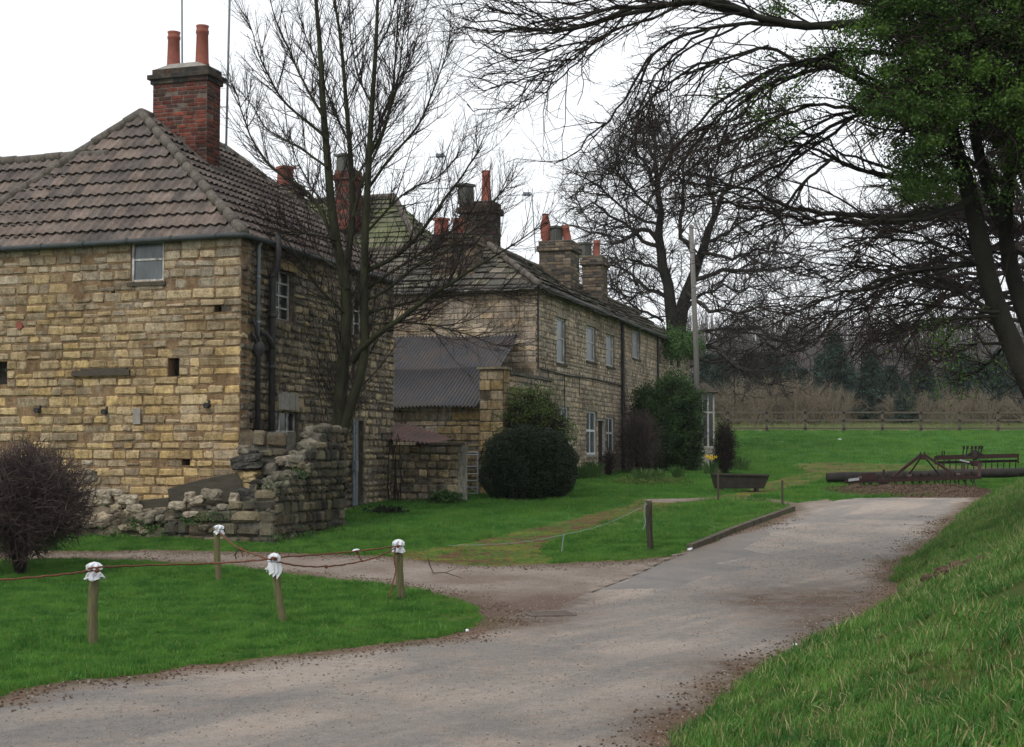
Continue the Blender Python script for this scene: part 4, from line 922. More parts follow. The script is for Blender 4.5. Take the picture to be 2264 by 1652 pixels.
obj('glazing_frame', mb, MT['porchwhite'], po); mb = MB(); mb.box(((p0.x+p1.x)/2, 63.03, wz), p1.x-p0.x-.12, 1.85, tz-wz-.02); obj('pane', mb, MT['pane_dark'], po)
mb = MB(); mb.hexa([(p0.x-.1,61.8,tz),(p1.x+.2,61.8,tz),(p1.x+.2,64.2,tz),(p0.x-.1,64.2,tz),(p0.x-.1,62.6,tz+.45),(p1.x-.3,62.6,tz+.45),(p1.x-.3,63.4,tz+.45),(p0.x-.1,63.4,tz+.45)]); obj('roof', mb, MT['darkpost'], po)

# ================================================================== TREES
def tubes_np(levels, ks):
    VV = []; QQ = []; off = 0
    for (P, Rr), k in zip(levels, ks):
        if len(P) == 0: continue
        N, n, _ = P.shape; T = np.zeros_like(P); T[:,1:-1] = P[:,2:]-P[:,:-2]; T[:,0] = P[:,1]-P[:,0]; T[:,-1] = P[:,-1]-P[:,-2]
        T /= np.linalg.norm(T, axis=2, keepdims=True)+1e-9
        ref = np.array([.37,.21,.05]); A_ = np.cross(T, ref); A_ /= np.linalg.norm(A_, axis=2, keepdims=True)+1e-9; B_ = np.cross(T, A_)
        an = np.arange(k)*2*math.pi/k
        V = P[:,:,None,:]+Rr[:,:,None,None]*(A_[:,:,None,:]*np.cos(an)[None,None,:,None]+B_[:,:,None,:]*np.sin(an)[None,None,:,None])
        VV.append(V.reshape(-1,3))
        i = np.arange(N)[:,None,None]*n*k; j = np.arange(n-1)[None,:,None]*k; m = np.arange(k)[None,None,:]; m2 = (m+1) % k
        Q = np.stack([i+j+m, i+j+m2, i+j+k+m2, i+j+k+m], -1).reshape(-1,4)+off
        QQ.append(Q); off += N*n*k
    return np.concatenate(VV), np.concatenate(QQ)
def unit(a): return a/(np.linalg.norm(a, axis=-1, keepdims=True)+1e-9)
def kids(levels, per_m, l0, l1, ang=(30,60), n=5, up=.08, wob=.2, start=.15, rk=.012, rmin=.004, tipr=.4, droop=0, shrink=.55, flat=1.0):
    st = []; tg = []; rd = []; fr = []
    for P, Rr in levels:
        N, m, _ = P.shape
        for i in range(N):
            p = P[i]; L = np.linalg.norm(p[1:]-p[:-1], axis=1).sum(); c = L*per_m; c = int(c)+(1 if rng.random() < c-int(c) else 0)
            if c <= 0: continue
            t = rng.uniform(start, 1, c); x = t*(m-1); a = np.minimum(x.astype(int), m-2); f = (x-a)[:,None]
            st.append(p[a]*(1-f)+p[a+1]*f); tg.append(p[a+1]-p[a]); rd.append(Rr[i][a]*(1-f[:,0])+Rr[i][a+1]*f[:,0]); fr.append(t)
    if not st: return (np.zeros((0,n,3)), np.zeros((0,n)))
    s = np.concatenate(st); t = unit(np.concatenate(tg)); r = np.concatenate(rd); f = np.concatenate(fr); N = len(s)
    v = unit(np.cross(t, rng.normal(size=(N,3)))); v[:,2] *= flat; a = np.radians(rng.uniform(ang[0], ang[1], N))[:,None]
    d = unit(np.cos(a)*t+np.sin(a)*v); L = rng.uniform(l0, l1, N)*(1-shrink*f); r0 = np.clip(np.minimum(r*.8, L*rk+rmin), rmin*.6, None)
    P = np.zeros((N,n,3)); P[:,0] = s
    for k in range(1, n):
        d = unit(d+rng.normal(size=(N,3))*wob+np.array([0,0,up])); P[:,k] = P[:,k-1]+d*(L/(n-1))[:,None]
    return P, r0[:,None]*np.linspace(1, tipr, n)[None,:]
def limb(pts, Y, dY=0, r0=.1, r1=.02, n=14, wob=.0):
    pts = [np.array(p, float) for p in pts]; L = [0]
    for a, b in zip(pts, pts[1:]): L.append(L[-1]+np.linalg.norm(b-a))
    ts = np.linspace(0, L[-1], n); X = np.interp(ts, L, [p[0] for p in pts]); Z = np.interp(ts, L, [p[1] for p in pts])
    X[1:-1] = .5*X[1:-1]+.25*(X[:-2]+X[2:]); Z[1:-1] = .5*Z[1:-1]+.25*(Z[:-2]+Z[2:])
    P = np.array([tuple(at(x, z, Y+dY*(i/(n-1)))) for i, (x, z) in enumerate(zip(X, Z))])
    if wob: w_ = rng.normal(size=(n,3))*wob; w_[0] = 0; P += w_*np.linspace(.2,1,n)[:,None]
    return P[None], (np.linspace(1, 0, n)**1.0*(r0-r1)+r1)[None]
def toworld(px, py, Y): return np.array(tuple(at(px, py, Y)))
def leafquads(C, s0, s1, flat=0):
    N = len(C); a = unit(rng.normal(size=(N,3))); b = unit(np.cross(a, rng.normal(size=(N,3)))); s = rng.uniform(s0, s1, N)[:,None]
    V = np.stack([C-a*s, C+b*s*.55, C+a*s, C-b*s*.55], 1).reshape(-1,3); Q = np.arange(4*N).reshape(-1,4); return V, Q
def tree(name, label, parts, loc, group=None, cat='tree'):
    t = thing(name, label, cat, loc, group)
    for pn, (V, Q), m in parts:
        o = bpy.data.objects.new(pn, npmesh(pn, V, Q, smooth=True)); o.data.materials.append(m); link(o, t)
    return t
# --- T1 bare multi-stem tree
Y1 = 32.6; tr = []
tr.append(limb([(728,1150),(748,945),(757,810),(768,700),(768,640),(755,600),(744,532),(732,463),(724,347),(715,260),(709,116),(698,0),(690,-120)], Y1, .2, .185, .03, 26))
tr.append(limb([(768,640),(761,602),(779,509),(779,405),(773,318),(761,174),(753,75),(738,0),(730,-100)], Y1, .8, .085, .022, 20))
tr.append(limb([(736,1150),(757,945),(792,850),(806,800),(808,752),(803,665),(805,578),(810,463),(816,347),(822,231),(831,116),(835,0),(838,-120)], Y1+.1, -.6, .145, .025, 26))
main = list(tr)
LM = [([(778,800),(800,765),(830,742),(886,706),(943,659),(990,630),(1053,590),(1140,538),(1210,492)],-1.6,.10),([(806,694),(840,684),(874,677),(955,656),(1059,648),(1150,642),(1215,638)],.9,.045),
 ([(807,602),(850,580),(880,567),(926,521),(967,463),(1024,388),(1059,330),(1077,289)],-1.2,.075),([(808,720),(870,712),(960,718),(1050,745),(1110,770),(1150,760)],-.5,.035),
 ([(808,640),(860,605),(930,560),(1001,509),(1088,451),(1157,370)],1.4,.05),([(990,630),(1010,590),(1022,545),(1035,480),(1040,420)],-.4,.03),
 ([(764,694),(735,665),(706,642),(666,578),(637,538),(617,500),(610,470)],-.9,.045),([(738,540),(720,490),(700,440),(648,399),(602,376),(570,335),(544,278),(533,243),(504,150)],.6,.06),
 ([(724,307),(677,266),(631,231),(608,197),(573,127),(547,35)],-.8,.045),([(715,260),(690,215),(666,174),(635,100),(605,30),(590,-40)],.9,.04),([(724,370),(660,324),(590,289),(556,231),(520,190)],1.2,.04),
 ([(780,480),(800,400),(840,320),(880,190),(890,87),(900,-20)],.8,.05),([(816,347),(851,289),(871,191),(877,87),(885,-30)],-.9,.05),([(812,420),(860,350),(920,290),(960,200),(990,110),(1000,60)],-1.3,.045),
 ([(806,520),(860,460),(900,420),(960,400),(1010,350),(1035,280)],1.3,.04),([(779,405),(820,340),(850,240),(905,150),(930,60),(945,0)],1.5,.04),([(732,463),(690,420),(650,340),(640,290)],1.6,.03),
 ([(773,318),(740,250),(715,180),(680,90),(650,0)],1.3,.035),([(822,231),(790,170),(775,80),(770,-30)],1.2,.03),([(744,532),(700,520),(640,510),(585,480),(560,450)],-1.2,.03),([(831,116),(860,60),(880,-30)],-.5,.03),
 ([(803,665),(850,650),(900,600),(980,560),(1060,500),(1110,420),(1130,380)],-1.0,.045),([(758,600),(715,575),(680,520),(640,450)],1.3,.03)]
for p, dy, r in LM: tr.append(limb(p, Y1, dy*1.3, r*.85, .007, 16, .012))
k1 = kids(tr, 8.5, .6, 2.3, (22,48), 7, .09, .07, .10, .0055, .0055)
k2 = kids([k1]+tr[3:], 6.0, .22, .85, (25,50), 5, .09, .10, .08, .005, .0046)
k3 = kids([k2], 5.0, .08, .26, (25,55), 3, .08, .10, .2, .005, .0042)
trunkVQ = tubes_np(tr, [9]*3+[6]*(len(tr)-3)); twVQ = tubes_np([k1,k2,k3], [4,3,3])
b = at(765, 1150, Y1); t1 = tree('bare_tree', 'bare multi-stemmed tree with greenish trunks behind the ruined wall', [('trunk', trunkVQ, MT['bark_maple']), ('branches', twVQ, MT['twig'])], (b.x, b.y, G(b.x, b.y)))
# --- T2 overhanging tree on the bank
Y2 = 22.0; tr = []
tr.append(limb([(2420,1120),(2330,960),(2264,821),(2228,740),(2190,648),(2168,540),(2152,459),(2130,378),(2109,324),(2085,200),(2060,80),(2040,-100)], Y2, .4, .205, .08, 24))
tr.append(limb([(2400,1000),(2264,697),(2233,594),(2217,486),(2225,420),(2244,340),(2260,200),(2270,0),(2280,-200)], Y2+.1, 1.2, .155, .07, 22))
tr.append(limb([(2217,486),(2190,420),(2163,351),(2150,250),(2130,120),(2120,-60)], Y2+.3, -.8, .10, .05, 12))
nmain = 3
L2 = [([(2145,440),(2130,459),(2055,475),(2001,480),(1912,474),(1807,472),(1714,449),(1645,412),(1575,398),(1520,380)],-1,.11),([(2115,395),(2055,398),(2001,397),(1909,378),(1838,351),(1784,328),(1700,300),(1640,250)],1.3,.085),
 ([(2160,583),(2120,588),(2055,594),(2001,600),(1920,638),(1839,654),(1760,690),(1700,720)],-.8,.075),([(2190,685),(2130,650),(2080,620),(2040,600),(1960,560),(1900,540)],1.6,.06),([(2205,700),(2120,700),(2030,720),(1950,760),(1880,800)],.6,.05),
 ([(2235,760),(2160,760),(2080,790),(2000,800)],-1,.045),([(2230,750),(2200,790),(2150,830),(2090,850)],1.4,.04),
 ([(2240,-60),(2100,-30),(1950,40),(1850,60),(1760,60),(1691,46),(1636,28),(1580,5),(1510,9),(1436,21),(1399,18),(1353,32),(1297,56),(1228,74),(1112,69),(1020,62)],-2,.15),
 ([(1760,60),(1691,51),(1640,52),(1575,60),(1483,88),(1436,125),(1413,162),(1390,204),(1344,268),(1297,324),(1223,366)],-1.4,.06),
 ([(1510,9),(1450,38),(1390,55),(1321,79),(1279,116),(1237,148),(1182,171),(1108,190),(1043,171)],-1.9,.04),([(1399,18),(1330,90),(1240,100),(1160,140),(1080,110),(1030,80)],-1.2,.03),
 ([(2240,300),(2100,250),(1980,210),(1912,185),(1853,148),(1760,134),(1691,157),(1622,199),(1575,241),(1506,315),(1436,407),(1380,440)],-.6,.10),
 ([(2240,420),(2060,300),(1980,255),(1912,241),(1830,287),(1784,319),(1691,380),(1622,417),(1529,435),(1450,440)],.8,.085),
 ([(1912,241),(1800,230),(1714,259),(1645,301),(1560,340),(1490,400)],-1.6,.05),([(1760,134),(1700,100),(1600,130),(1520,150),(1450,210),(1400,260),(1340,300)],-.2,.05),
 ([(2050,20),(1900,10),(1780,-20),(1650,-40),(1500,-30),(1400,-10),(1250,0),(1150,10),(1080,0)],.6,.07),([(2100,120),(1950,120),(1850,110),(1750,170),(1660,230),(1600,300),(1560,390)],-1.1,.06),
 ([(2001,600),(1930,580),(1860,600),(1800,620),(1740,600)],.6,.03),([(1920,640),(1850,700),(1790,760),(1720,790)],-.9,.03),([(1838,351),(1780,400),(1720,480),(1640,520),(1580,530)],-.8,.045),([(2160,583),(2080,540),(1990,530),(1920,520),(1840,560),(1780,540)],-.4,.05),
 ([(2210,690),(2100,680),(1990,670),(1900,690),(1820,740)],1.0,.05),([(1280,60),(1200,40),(1120,30),(1010,0)],-1.6,.025),([(2260,560),(2200,560),(2120,520),(2050,530)],1.8,.05)]
for p, dy, r in L2: tr.append(limb(p, Y2+random.uniform(-.3,.3), dy, r*.62, .008, 22, .03))
for p, dy, r in L2:
    for _ in range(2):
        i0 = random.randint(1, max(1, len(p)//3)); ax, ay = random.uniform(-70,70), random.uniform(-55,75); q = [(x+ax*(j/len(p)), y+ay*(j/len(p))) for j, (x, y) in enumerate(p)][i0:]
        if len(q) > 2: q[0] = p[i0]; tr.append(limb(q, Y2+dy*.4, dy*.6+random.uniform(-1.2,1.2), r*.34, .007, 20, .05))
k1 = kids(tr, 2.6, .6, 2.6, (20,50), 9, -.012, .13, .18, .007, .006, flat=.8)
k2 = kids([k1]+tr[nmain:], 4.2, .25, .85, (25,60), 6, .04, .15, .12, .007, .0045, flat=.8)
k3 = kids([k2], 4.4, .08, .26, (25,60), 4, .14, .16, .2, .006, .0034, .7)
k1, k2, k3 = [(a[m_], b_[m_]) for a, b_, m_ in ((q_[0], q_[1], q_[0][:,:,2].min(1) > 3.05) for q_ in (k1, k2, k3))]; k3[1][:, -1] *= 1.9  # swollen buds
b = at(2420, 1120, Y2)
# leaf clumps in the upper right of the crown
C = []
def clumps(x0, x1, y0, y1, n, m, sp, y0_=20.3, y1_=24.2, cond=None):
    for _ in range(n):
        x, y = random.uniform(x0, x1), random.uniform(y0, y1)
        if cond and not cond(x, y): continue
        c = toworld(x, y, random.uniform(y0_, y1_)); C.append(c+rng.normal(size=(random.randint(m//2, m), 3))*np.array([sp, sp, sp*.6])*random.uniform(.6, 1.3))
def cnd(x, y):
    e = 360+60*noise.noise(Vector((x*.012, 1, 0)))+90*noise.noise(Vector((x*.03, 2, 0)))
    le = 2020-.10*(360-y)*1.0+110*noise.noise(Vector((y*.012, 7, 0)))
    edge_ = min((x-le+90)/150, (e+max(0, (x-2200)*.6)-y)/110, 1); return edge_ > 0 and .62*noise.noise(Vector((x*.011, y*.011, 4)))+.5*noise.noise(Vector((x*.035, y*.035, 14))) > .36-.62*edge_
clumps(1900, 2600, -350, 480, 3600, 100, .085, cond=cnd)
clumps(1690, 1990, -60, 260, 420, 60, .13, cond=lambda x, y: noise.noise(Vector((x*.02, y*.02, 8))) > .45-.6*(x-1690)/300)
clumps(1985, 2110, 310, 440, 34, 110, .13); clumps(2195, 2260, 340, 440, 9, 110, .14); clumps(1995, 2040, 380, 410, 4, 110, .10)
clumps(1550, 1760, 180, 330, 34, 30, .10); clumps(2050, 2264, 730, 860, 26, 40, .22, cond=lambda x, y: noise.noise(Vector((x*.02, y*.02, 3))) > 0)
C = np.concatenate(C); tw2 = []
# dense dark twig tangle inside leafy part
n_ = 7000; cs = []
while len(cs) < n_:
    x, y = random.uniform(1930, 2550), random.uniform(-300, 440)
    if cnd(x, y): cs.append(toworld(x, y, random.uniform(20.5, 24)))
cs = np.array(cs); dd = unit(rng.normal(size=(n_,3))*np.array([1,.6,.5])+np.array([-.6,0,-.25])); Pt = np.zeros((n_,5,3)); Pt[:,0] = cs
for k in range(1,5): dd = unit(dd+rng.normal(size=(n_,3))*.25); Pt[:,k] = Pt[:,k-1]+dd*.16
Rt = np.full((n_,5), .009)*np.linspace(1.6,.4,5)
t2 = tree('overhanging_tree', 'large dark tree on the bank, its long bare boughs and green leaves overhanging the lane', [('trunk', tubes_np(tr[:3], [14]*3), MT['bark_dark']), ('boughs', tubes_np(tr[3:], [7]*len(tr[3:])), MT['bark_dark']), ('twigs', tubes_np([k1,k2,k3,(Pt,Rt)], [4,3,3,3]), MT['twig']), ('leaves', leafquads(np.concatenate([C, C+rng.normal(size=C.shape)*.10]), .016, .036), MT['newleaf'])], (b.x, b.y, G(b.x, b.y)))
# --- T3 old spreading tree behind the terrace
Y3 = 76.0; tr = []
tr.append(limb([(1500,1030),(1497,860),(1494,760),(1486,707),(1483,661),(1464,600),(1458,538),(1461,476),(1455,414),(1446,340),(1440,270)], Y3, 0, .56, .05, 20, .08))
tr.append(limb([(1500,760),(1502,707),(1517,646),(1544,584),(1554,538),(1578,480),(1600,420),(1640,360)], Y3, 1, .40, .05, 16, .08))
L3 = [[(1464,605),(1442,587),(1409,575),(1360,580),(1320,600),(1290,610)],[(1458,545),(1418,531),(1387,507),(1347,470),(1300,445),(1250,440)],[(1466,710),(1430,690),(1409,683),(1378,652),(1344,643),(1320,640)],[(1500,720),(1541,649),(1578,643),(1609,630),(1660,640),(1720,640)],
 [(1500,745),(1548,732),(1609,723),(1680,735),(1740,760)],[(1461,476),(1420,440),(1380,400),(1340,350),(1310,310)],[(1461,500),(1400,480),(1340,420),(1280,380)],[(1458,430),(1430,370),(1400,310),(1380,260)],[(1455,400),(1480,340),(1500,280),(1510,255)],
 [(1544,584),(1500,520),(1510,440),(1520,350),(1540,290)],[(1554,540),(1600,520),(1660,480),(1720,440)],[(1550,560),(1620,570),(1700,540),(1770,520)],[(1578,480),(1570,400),(1590,330),(1610,300)],[(1530,620),(1600,600),(1680,590),(1780,600),(1830,620)],
 [(1500,780),(1560,800),(1640,800),(1720,840)],[(1458,538),(1430,500),(1370,540),(1300,510),(1245,500)],[(1483,661),(1440,640),(1400,620),(1350,560)],[(1517,646),(1570,690),(1640,690),(1700,680),(1790,700)],[(1446,350),(1420,300),(1440,250)],[(1640,380),(1690,350),(1720,380)],[(1500,760),(1550,765),(1600,775),(1650,830),(1700,850)]]
for p in L3: tr.append(limb(p, Y3, random.uniform(-5,5), random.uniform(.085,.15), .025, 14, .16))
k1 = kids(tr, 3.9, 1.5, 5.0, (25,60), 8, .04, .20, .22, .009, .016)
k2 = kids([k1]+tr[2:], 3.4, .6, 1.8, (30,60), 6, .03, .24, .12, .009, .0105)
k3 = kids([k2], 3.6, .3, .8, (30,60), 4, .03, .25, .1, .008, .0085, .7)
b = at(1500, 1030, Y3); iv = []
for _ in range(10):
    f = random.random()**2*.6; p = toworld(1494+10*math.sin(f*5), 1000-300*f, Y3)+rng.normal(size=3)*np.array([.45,.45,.3]); iv.append(p+rng.normal(size=(30,3))*.25)
tree('spreading_tree', 'old gnarled leafless tree with rounded crown rising behind the terrace roof', [('trunk', tubes_np(tr[:2], [12,12]), MT['bark_dark']), ('branches', tubes_np(tr[2:]+[k1,k2,k3], [6]*len(tr[2:])+[4,3,3]), MT['greytwig']), ('ivy', leafquads(np.concatenate(iv), .06, .12), MT['gbush'])], (b.x, b.y, G(b.x, b.y)))
npos = toworld(1446, 285, Y3); mbn = MB(); P0 = []; 
nn_ = 170; cc_ = unit(rng.normal(size=(nn_,3)))*np.array([.36,.36,.26])*rng.uniform(.6,1,(nn_,1)); d_ = unit(np.cross(cc_, rng.normal(size=(nn_,3)))); PN = npos+cc_[:,None,:]+d_[:,None,:]*np.linspace(-.3,.3,3)[None,:,None]
o = bpy.data.objects.new('bird_nest', npmesh('bird_nest', *tubes_np([(PN, np.full((nn_,3), .011))], [3]), off=npos)); o.location = npos; o.data.materials.append(MT['twig']); COL.objects.link(o); tag(o, 'round twig nest high in the crown of the spreading tree', 'nest')
# --- T4 tree at right background
Y4 = 52.0; tr = []
tr.append(limb([(2330,1010),(2320,800),(2300,660),(2290,520),(2260,400),(2230,300)], Y4, 0, .42, .06, 16, .08))
for i in range(26):
    a = R(95+i*5.6+random.uniform(-4,4)); f0 = random.random(); sx, sy = 2320-60*f0, 800-350*f0; ex, ey = 2240+430*math.cos(a)*random.uniform(.75,1), 590-330*math.sin(a)*random.uniform(.75,1)
    tr.append(limb([(sx,sy),((sx+ex)/2+random.uniform(-20,20),(sy+ey)/2-30),(ex,ey)], Y4, random.uniform(-4,4), .10, .02, 12, .14))
k1 = kids(tr, 3.2, 1.0, 3.4, (25,60), 8, .02, .2, .2, .010, .012); k2 = kids([k1]+tr[1:], 3.2, .4, 1.3, (30,60), 6, .03, .22, .12, .009, .009); k3 = kids([k2], 3.8, .2, .6, (30,60), 4, .03, .25, .1, .008, .007, .7)
b = at(2330, 1010, Y4); tree('bare_tree', 'bare brown twiggy tree at the right edge behind the overhanging tree', [('trunk', tubes_np(tr[:1], [12]), MT['bark_dark']), ('branches', tubes_np(tr[1:]+[k1,k2,k3], [6]*len(tr[1:])+[4,3,3]), MT['twig'])], (b.x, b.y, G(b.x, b.y)))

# ================================================================== BUSHES
def twigball(c, rad, n, L, r, up=.3, shell=.5, segs=4, wob=.25, bot=True):
    d = unit(rng.normal(size=(n,3)));
    if bot: d[:,2] = np.abs(d[:,2])*1.15-.15
    qn = np.array([1+.30*noise.noise(Vector((x[0]*1.9+c[0], x[1]*1.9, x[2]*1.9))) for x in d])[:,None]
    p = np.array(c)+d*np.array(rad)*qn*(rng.uniform(shell, .97, n)**.6)[:,None]
    dd = unit(d/np.array(rad)*min(rad)+rng.normal(size=(n,3))*.55+np.array([0,0,up])); P = np.zeros((n,segs,3)); P[:,0] = p-dd*L*.5
    for k in range(1, segs): dd = unit(dd+rng.normal(size=(n,3))*wob); P[:,k] = P[:,k-1]+dd*L/(segs-1)*rng.uniform(.6,1.2,(n,1))
    return P, np.full((n,segs), r)*np.linspace(1.3,.5,segs)
def fan(base, top, rad, n, r0, r1, segs=6):
    P = np.zeros((n,segs,3))
    for i in range(n):
        a = random.uniform(0,6.28); q = math.sqrt(random.random()); e = np.array([base[0]+rad*q*math.cos(a), base[1]+rad*q*math.sin(a), top-abs(rng.normal())*.15*(top-base[2])-(q*.3)*(top-base[2])]); s = np.array(base)+np.array([math.cos(a), math.sin(a), 0])*random.uniform(0,.12)*rad
        for k in range(segs): f = k/(segs-1); P[i,k] = s*(1-f)+e*f+np.array([0,0,.12*(e[2]-s[2])*math.sin(f*3.1)])+rng.normal(size=3)*.03*rad*f
    return P, np.linspace(r0, r1, segs)[None].repeat(n, 0)
def shellleaves(c, rad, n, s0, s1, pw=2.6, dpt=.14, bump=.10, cut=0):
    d = unit(rng.normal(size=(n*2,3))); d = d[d[:,2] > -.9][:n]
    k = (np.abs(d)**pw).sum(1)**(-1/pw); q = np.array([1+bump*noise.noise(Vector(tuple(x*2.2)))+bump*.5*noise.noise(Vector(tuple(x*7))) for x in d])
    p = np.array(c)+d*(k*q)[:,None]*np.array(rad)*(1-dpt*rng.random(len(d))**1.5)[:,None]; return leafquads(p, s0, s1)
# dark twiggy bush at the left
b = gp(45, 1272); tp = at(60, 985, b.y).z
bl = [fan((b.x,b.y,b.z), tp-.5, .8, 16, .045, .012), twigball((b.x-.05,b.y,(b.z+tp)/2+.14), (1.3,1.1,(tp-b.z)/2-.08), 9000, .42, .0055, .25, .15, bot=False)]
bl.append(kids([bl[0]], 6, .4, .9, (30,60), 5, .05, .15)); 
tree('dark_bush', 'dense dark leafless bush at the left edge of the lawn', [('stems', tubes_np([bl[0]],[6]), MT['bark_dark']), ('twigs', tubes_np([bl[1],bl[2]],[3,3]), MT['bushtwig'])], (b.x,b.y,b.z), cat='bush')
# clipped dark hedge dome
b = at(1168, 1096, 38.4); b.z = G(b.x, 38.4); tp = at(1168, 948, b.y+1.0).z; rx = 100/F*(b.y+1.0); b.x = (1168-CX)/F*(b.y+1.0)
hc = (b.x, b.y+1.0, b.z+(tp-b.z)*.45); hr = (rx, 1.0, (tp-b.z)*.55)
hr = (hr[0]*1.04, hr[1]*1.05, hr[2]*1.03)
V1, Q1 = shellleaves(hc, hr, 46000, .018, .034, 2.6, .16, .13)
mb = MB(); core = []
import bmesh as _bm
def blob(c, rad, bump=.06, sub=4, pw=2.6):
    bm = _bm.new(); _bm.ops.create_icosphere(bm, subdivisions=sub, radius=1); V = []
    for v in bm.verts:
        d = v.co.normalized(); k = (abs(d.x)**pw+abs(d.y)**pw+abs(d.z)**pw)**(-1/pw)*(1+bump*noise.noise(d*2.2)); V.append((c[0]+d.x*k*rad[0], c[1]+d.y*k*rad[1], c[2]+d.z*k*rad[2]))
    f = [tuple(x.index for x in q.verts) for q in bm.faces]; bm.free(); return np.array(V), np.array(f)
MT['core'] = simple('inner_shade', (.008,.012,.006), (.004,.006,.004), 5, 1, 0, spec=0)  # near-black colour painting the shade inside the hedge foliage
tree('clipped_hedge', 'large rounded clipped dark green hedge in front of the terrace end', [('foliage', (V1,Q1), MT['hedge']), ('shade_core', blob(hc, tuple(x*.80 for x in hr), .13, 4, 2.6), MT['core'])], (b.x,b.y+1.0,b.z), cat='hedge')
mb = MB(); q = gp(1133, 1100); q.y -= .2; mb.tube([(q.x,q.y-.15,q.z-.05),(q.x,q.y-.15,q.z+.12),(q.x,q.y-.15,q.z+.32),(q.x,q.y-.15,q.z+.36)], [.10,.13,.19,.21], 14)
MT['teal'] = simple('glazed_pot', (.05,.09,.095), (.03,.05,.055), 6, .35, .1); obj('plant_pot', mb, MT['teal'], None, 'dull teal plant pot standing in front of the clipped hedge', 'plant pot', smooth=True)
# yellow-green shrub above the hedge
def leafy(name, label, px0, px1, py0, py1, Y, dep, n, m, s=(.03,.055), pw=2, bump=.35, tw=900, twm='twig', cat='shrub', dpt=.6, grow=None):
    a, b_ = at(px0, py1, Y), at(px1, py0, Y); c = ((a.x+b_.x)/2, Y, (a.z+b_.z)/2); rd = ((b_.x-a.x)/2, dep, (b_.z-a.z)/2); gz_ = G(c[0], Y)
    d = unit(rng.normal(size=(n//14,3))); q = np.array([1+bump*noise.noise(Vector(tuple(x*1.8+c[0])))*1.6 for x in d]); pc = np.array(c)+d*np.array(rd)*(q*(1-dpt*rng.random(len(d))**2))[:,None]
    p = (pc[:,None,:]+rng.normal(size=(len(d),14,3))*np.array(rd)*.07).reshape(-1,3); p = p[p[:,2] > gz_]
    P = twigball(c, tuple(x*.95 for x in rd), tw, min(rd)*.8, .009, .3, .1); base = (c[0], Y, gz_); st = fan(base, c[2]+rd[2]*.6, rd[0]*.7, 9, .035, .01)
    return tree(name, label, [('stems', tubes_np([st], [5]), MT['bark_dark']), ('twigs', tubes_np([P], [3]), MT[twm]), ('foliage', leafquads(p, *s), MT[m])], base, cat=cat)
leafy('garden_shrub', 'loose yellow-green shrub growing above and behind the clipped hedge', 1095, 1256, 858, 1040, 41.4, .9, 17000, 'yshrub', (.020,.040), tw=1500)
YB = 57.8; ls = []; tws = []
for (bx, by, bw, bh, n_) in ((1487,905,48,82,15000),(1455,960,45,85,12000),(1520,950,36,95,12000),(1500,1000,50,50,7000),(1432,905,34,52,7000),(1425,975,34,45,5000)):
    c = at(bx, by, YB+random.uniform(-.5,.5)); rd = (bw/F*YB, 1.0, bh/F*YB); d = unit(rng.normal(size=(n_//12,3))); q = np.array([1+.5*noise.noise(Vector(tuple(x*2.4+c.x))) for x in d]); pc = np.array(c)+d*np.array(rd)*(q*(1-.5*rng.random(len(d))**2))[:,None]
    ls.append((pc[:,None,:]+rng.normal(size=(len(d),12,3))*.10).reshape(-1,3)); tws.append(twigball(tuple(c), rd, n_//14, .5, .009, .3, .1, bot=False))
ls = np.concatenate(ls); ls = ls[ls[:,2] > G(5.5,55)]; b = at(1487, 1050, YB)
tree('garden_shrub', 'large dark green bush against the terrace left of the tall pole', [('twigs', tubes_np(tws, [3]*6), MT['twig']), ('foliage', leafquads(ls, .03, .06), MT['dbush'])], (b.x, YB, G(b.x, YB)), cat='shrub')
b = at(1420, 1052, 54); 
def barebush(name, label, px, pyb, pyt, hw, n, L=.5, r=.008, m='twig', shell=.2, Yv=None, cat='shrub'):
    q = gp(px, pyb) if Yv is None else Vector((at(px,pyb,Yv).x, Yv, G(at(px,pyb,Yv).x, Yv))); tz = at(px, pyt, q.y).z; w_ = hw/F*q.y; hgt = tz-q.z
    st = fan(tuple(q), tz-.1*hgt, w_*.8, 12, .03, .008); tb = twigball((q.x,q.y,q.z+hgt*.48), (w_,w_*.8,hgt*.52), n, L, r, .5, shell, bot=False, wob=.35)
    return tree(name, label, [('stems', tubes_np([st], [5]), MT['bark_dark']), ('twigs', tubes_np([tb], [3]), MT[m])], tuple(q), cat=cat)
barebush('bare_shrub', 'brown leafless shrub against the terrace wall right of the dark drainpipe', 1412, 1062, 905, 44, 1500, .8, .008, Yv=55.2, m='bushtwig')
barebush('bare_shrub', 'small dark leafless shrub just right of the tall pole', 1602, 1050, 925, 28, 1100, .5, .009)
barebush('bare_shrub', 'low thin rose bush beside the terrace door', 1345, 1055, 990, 18, 350, .4, .006)
leafy('nettle_clump', 'fresh green weeds at the foot of the outhouse wall', 950, 1022, 1085, 1118, 37.4, .35, 2600, 'gbush', (.02,.04), tw=60)
leafy('weed_clump', 'low dark weeds at the foot of the farmhouse side wall', 815, 900, 1118, 1142, 34.8, .3, 1200, 'hedge', (.02,.04), tw=60)
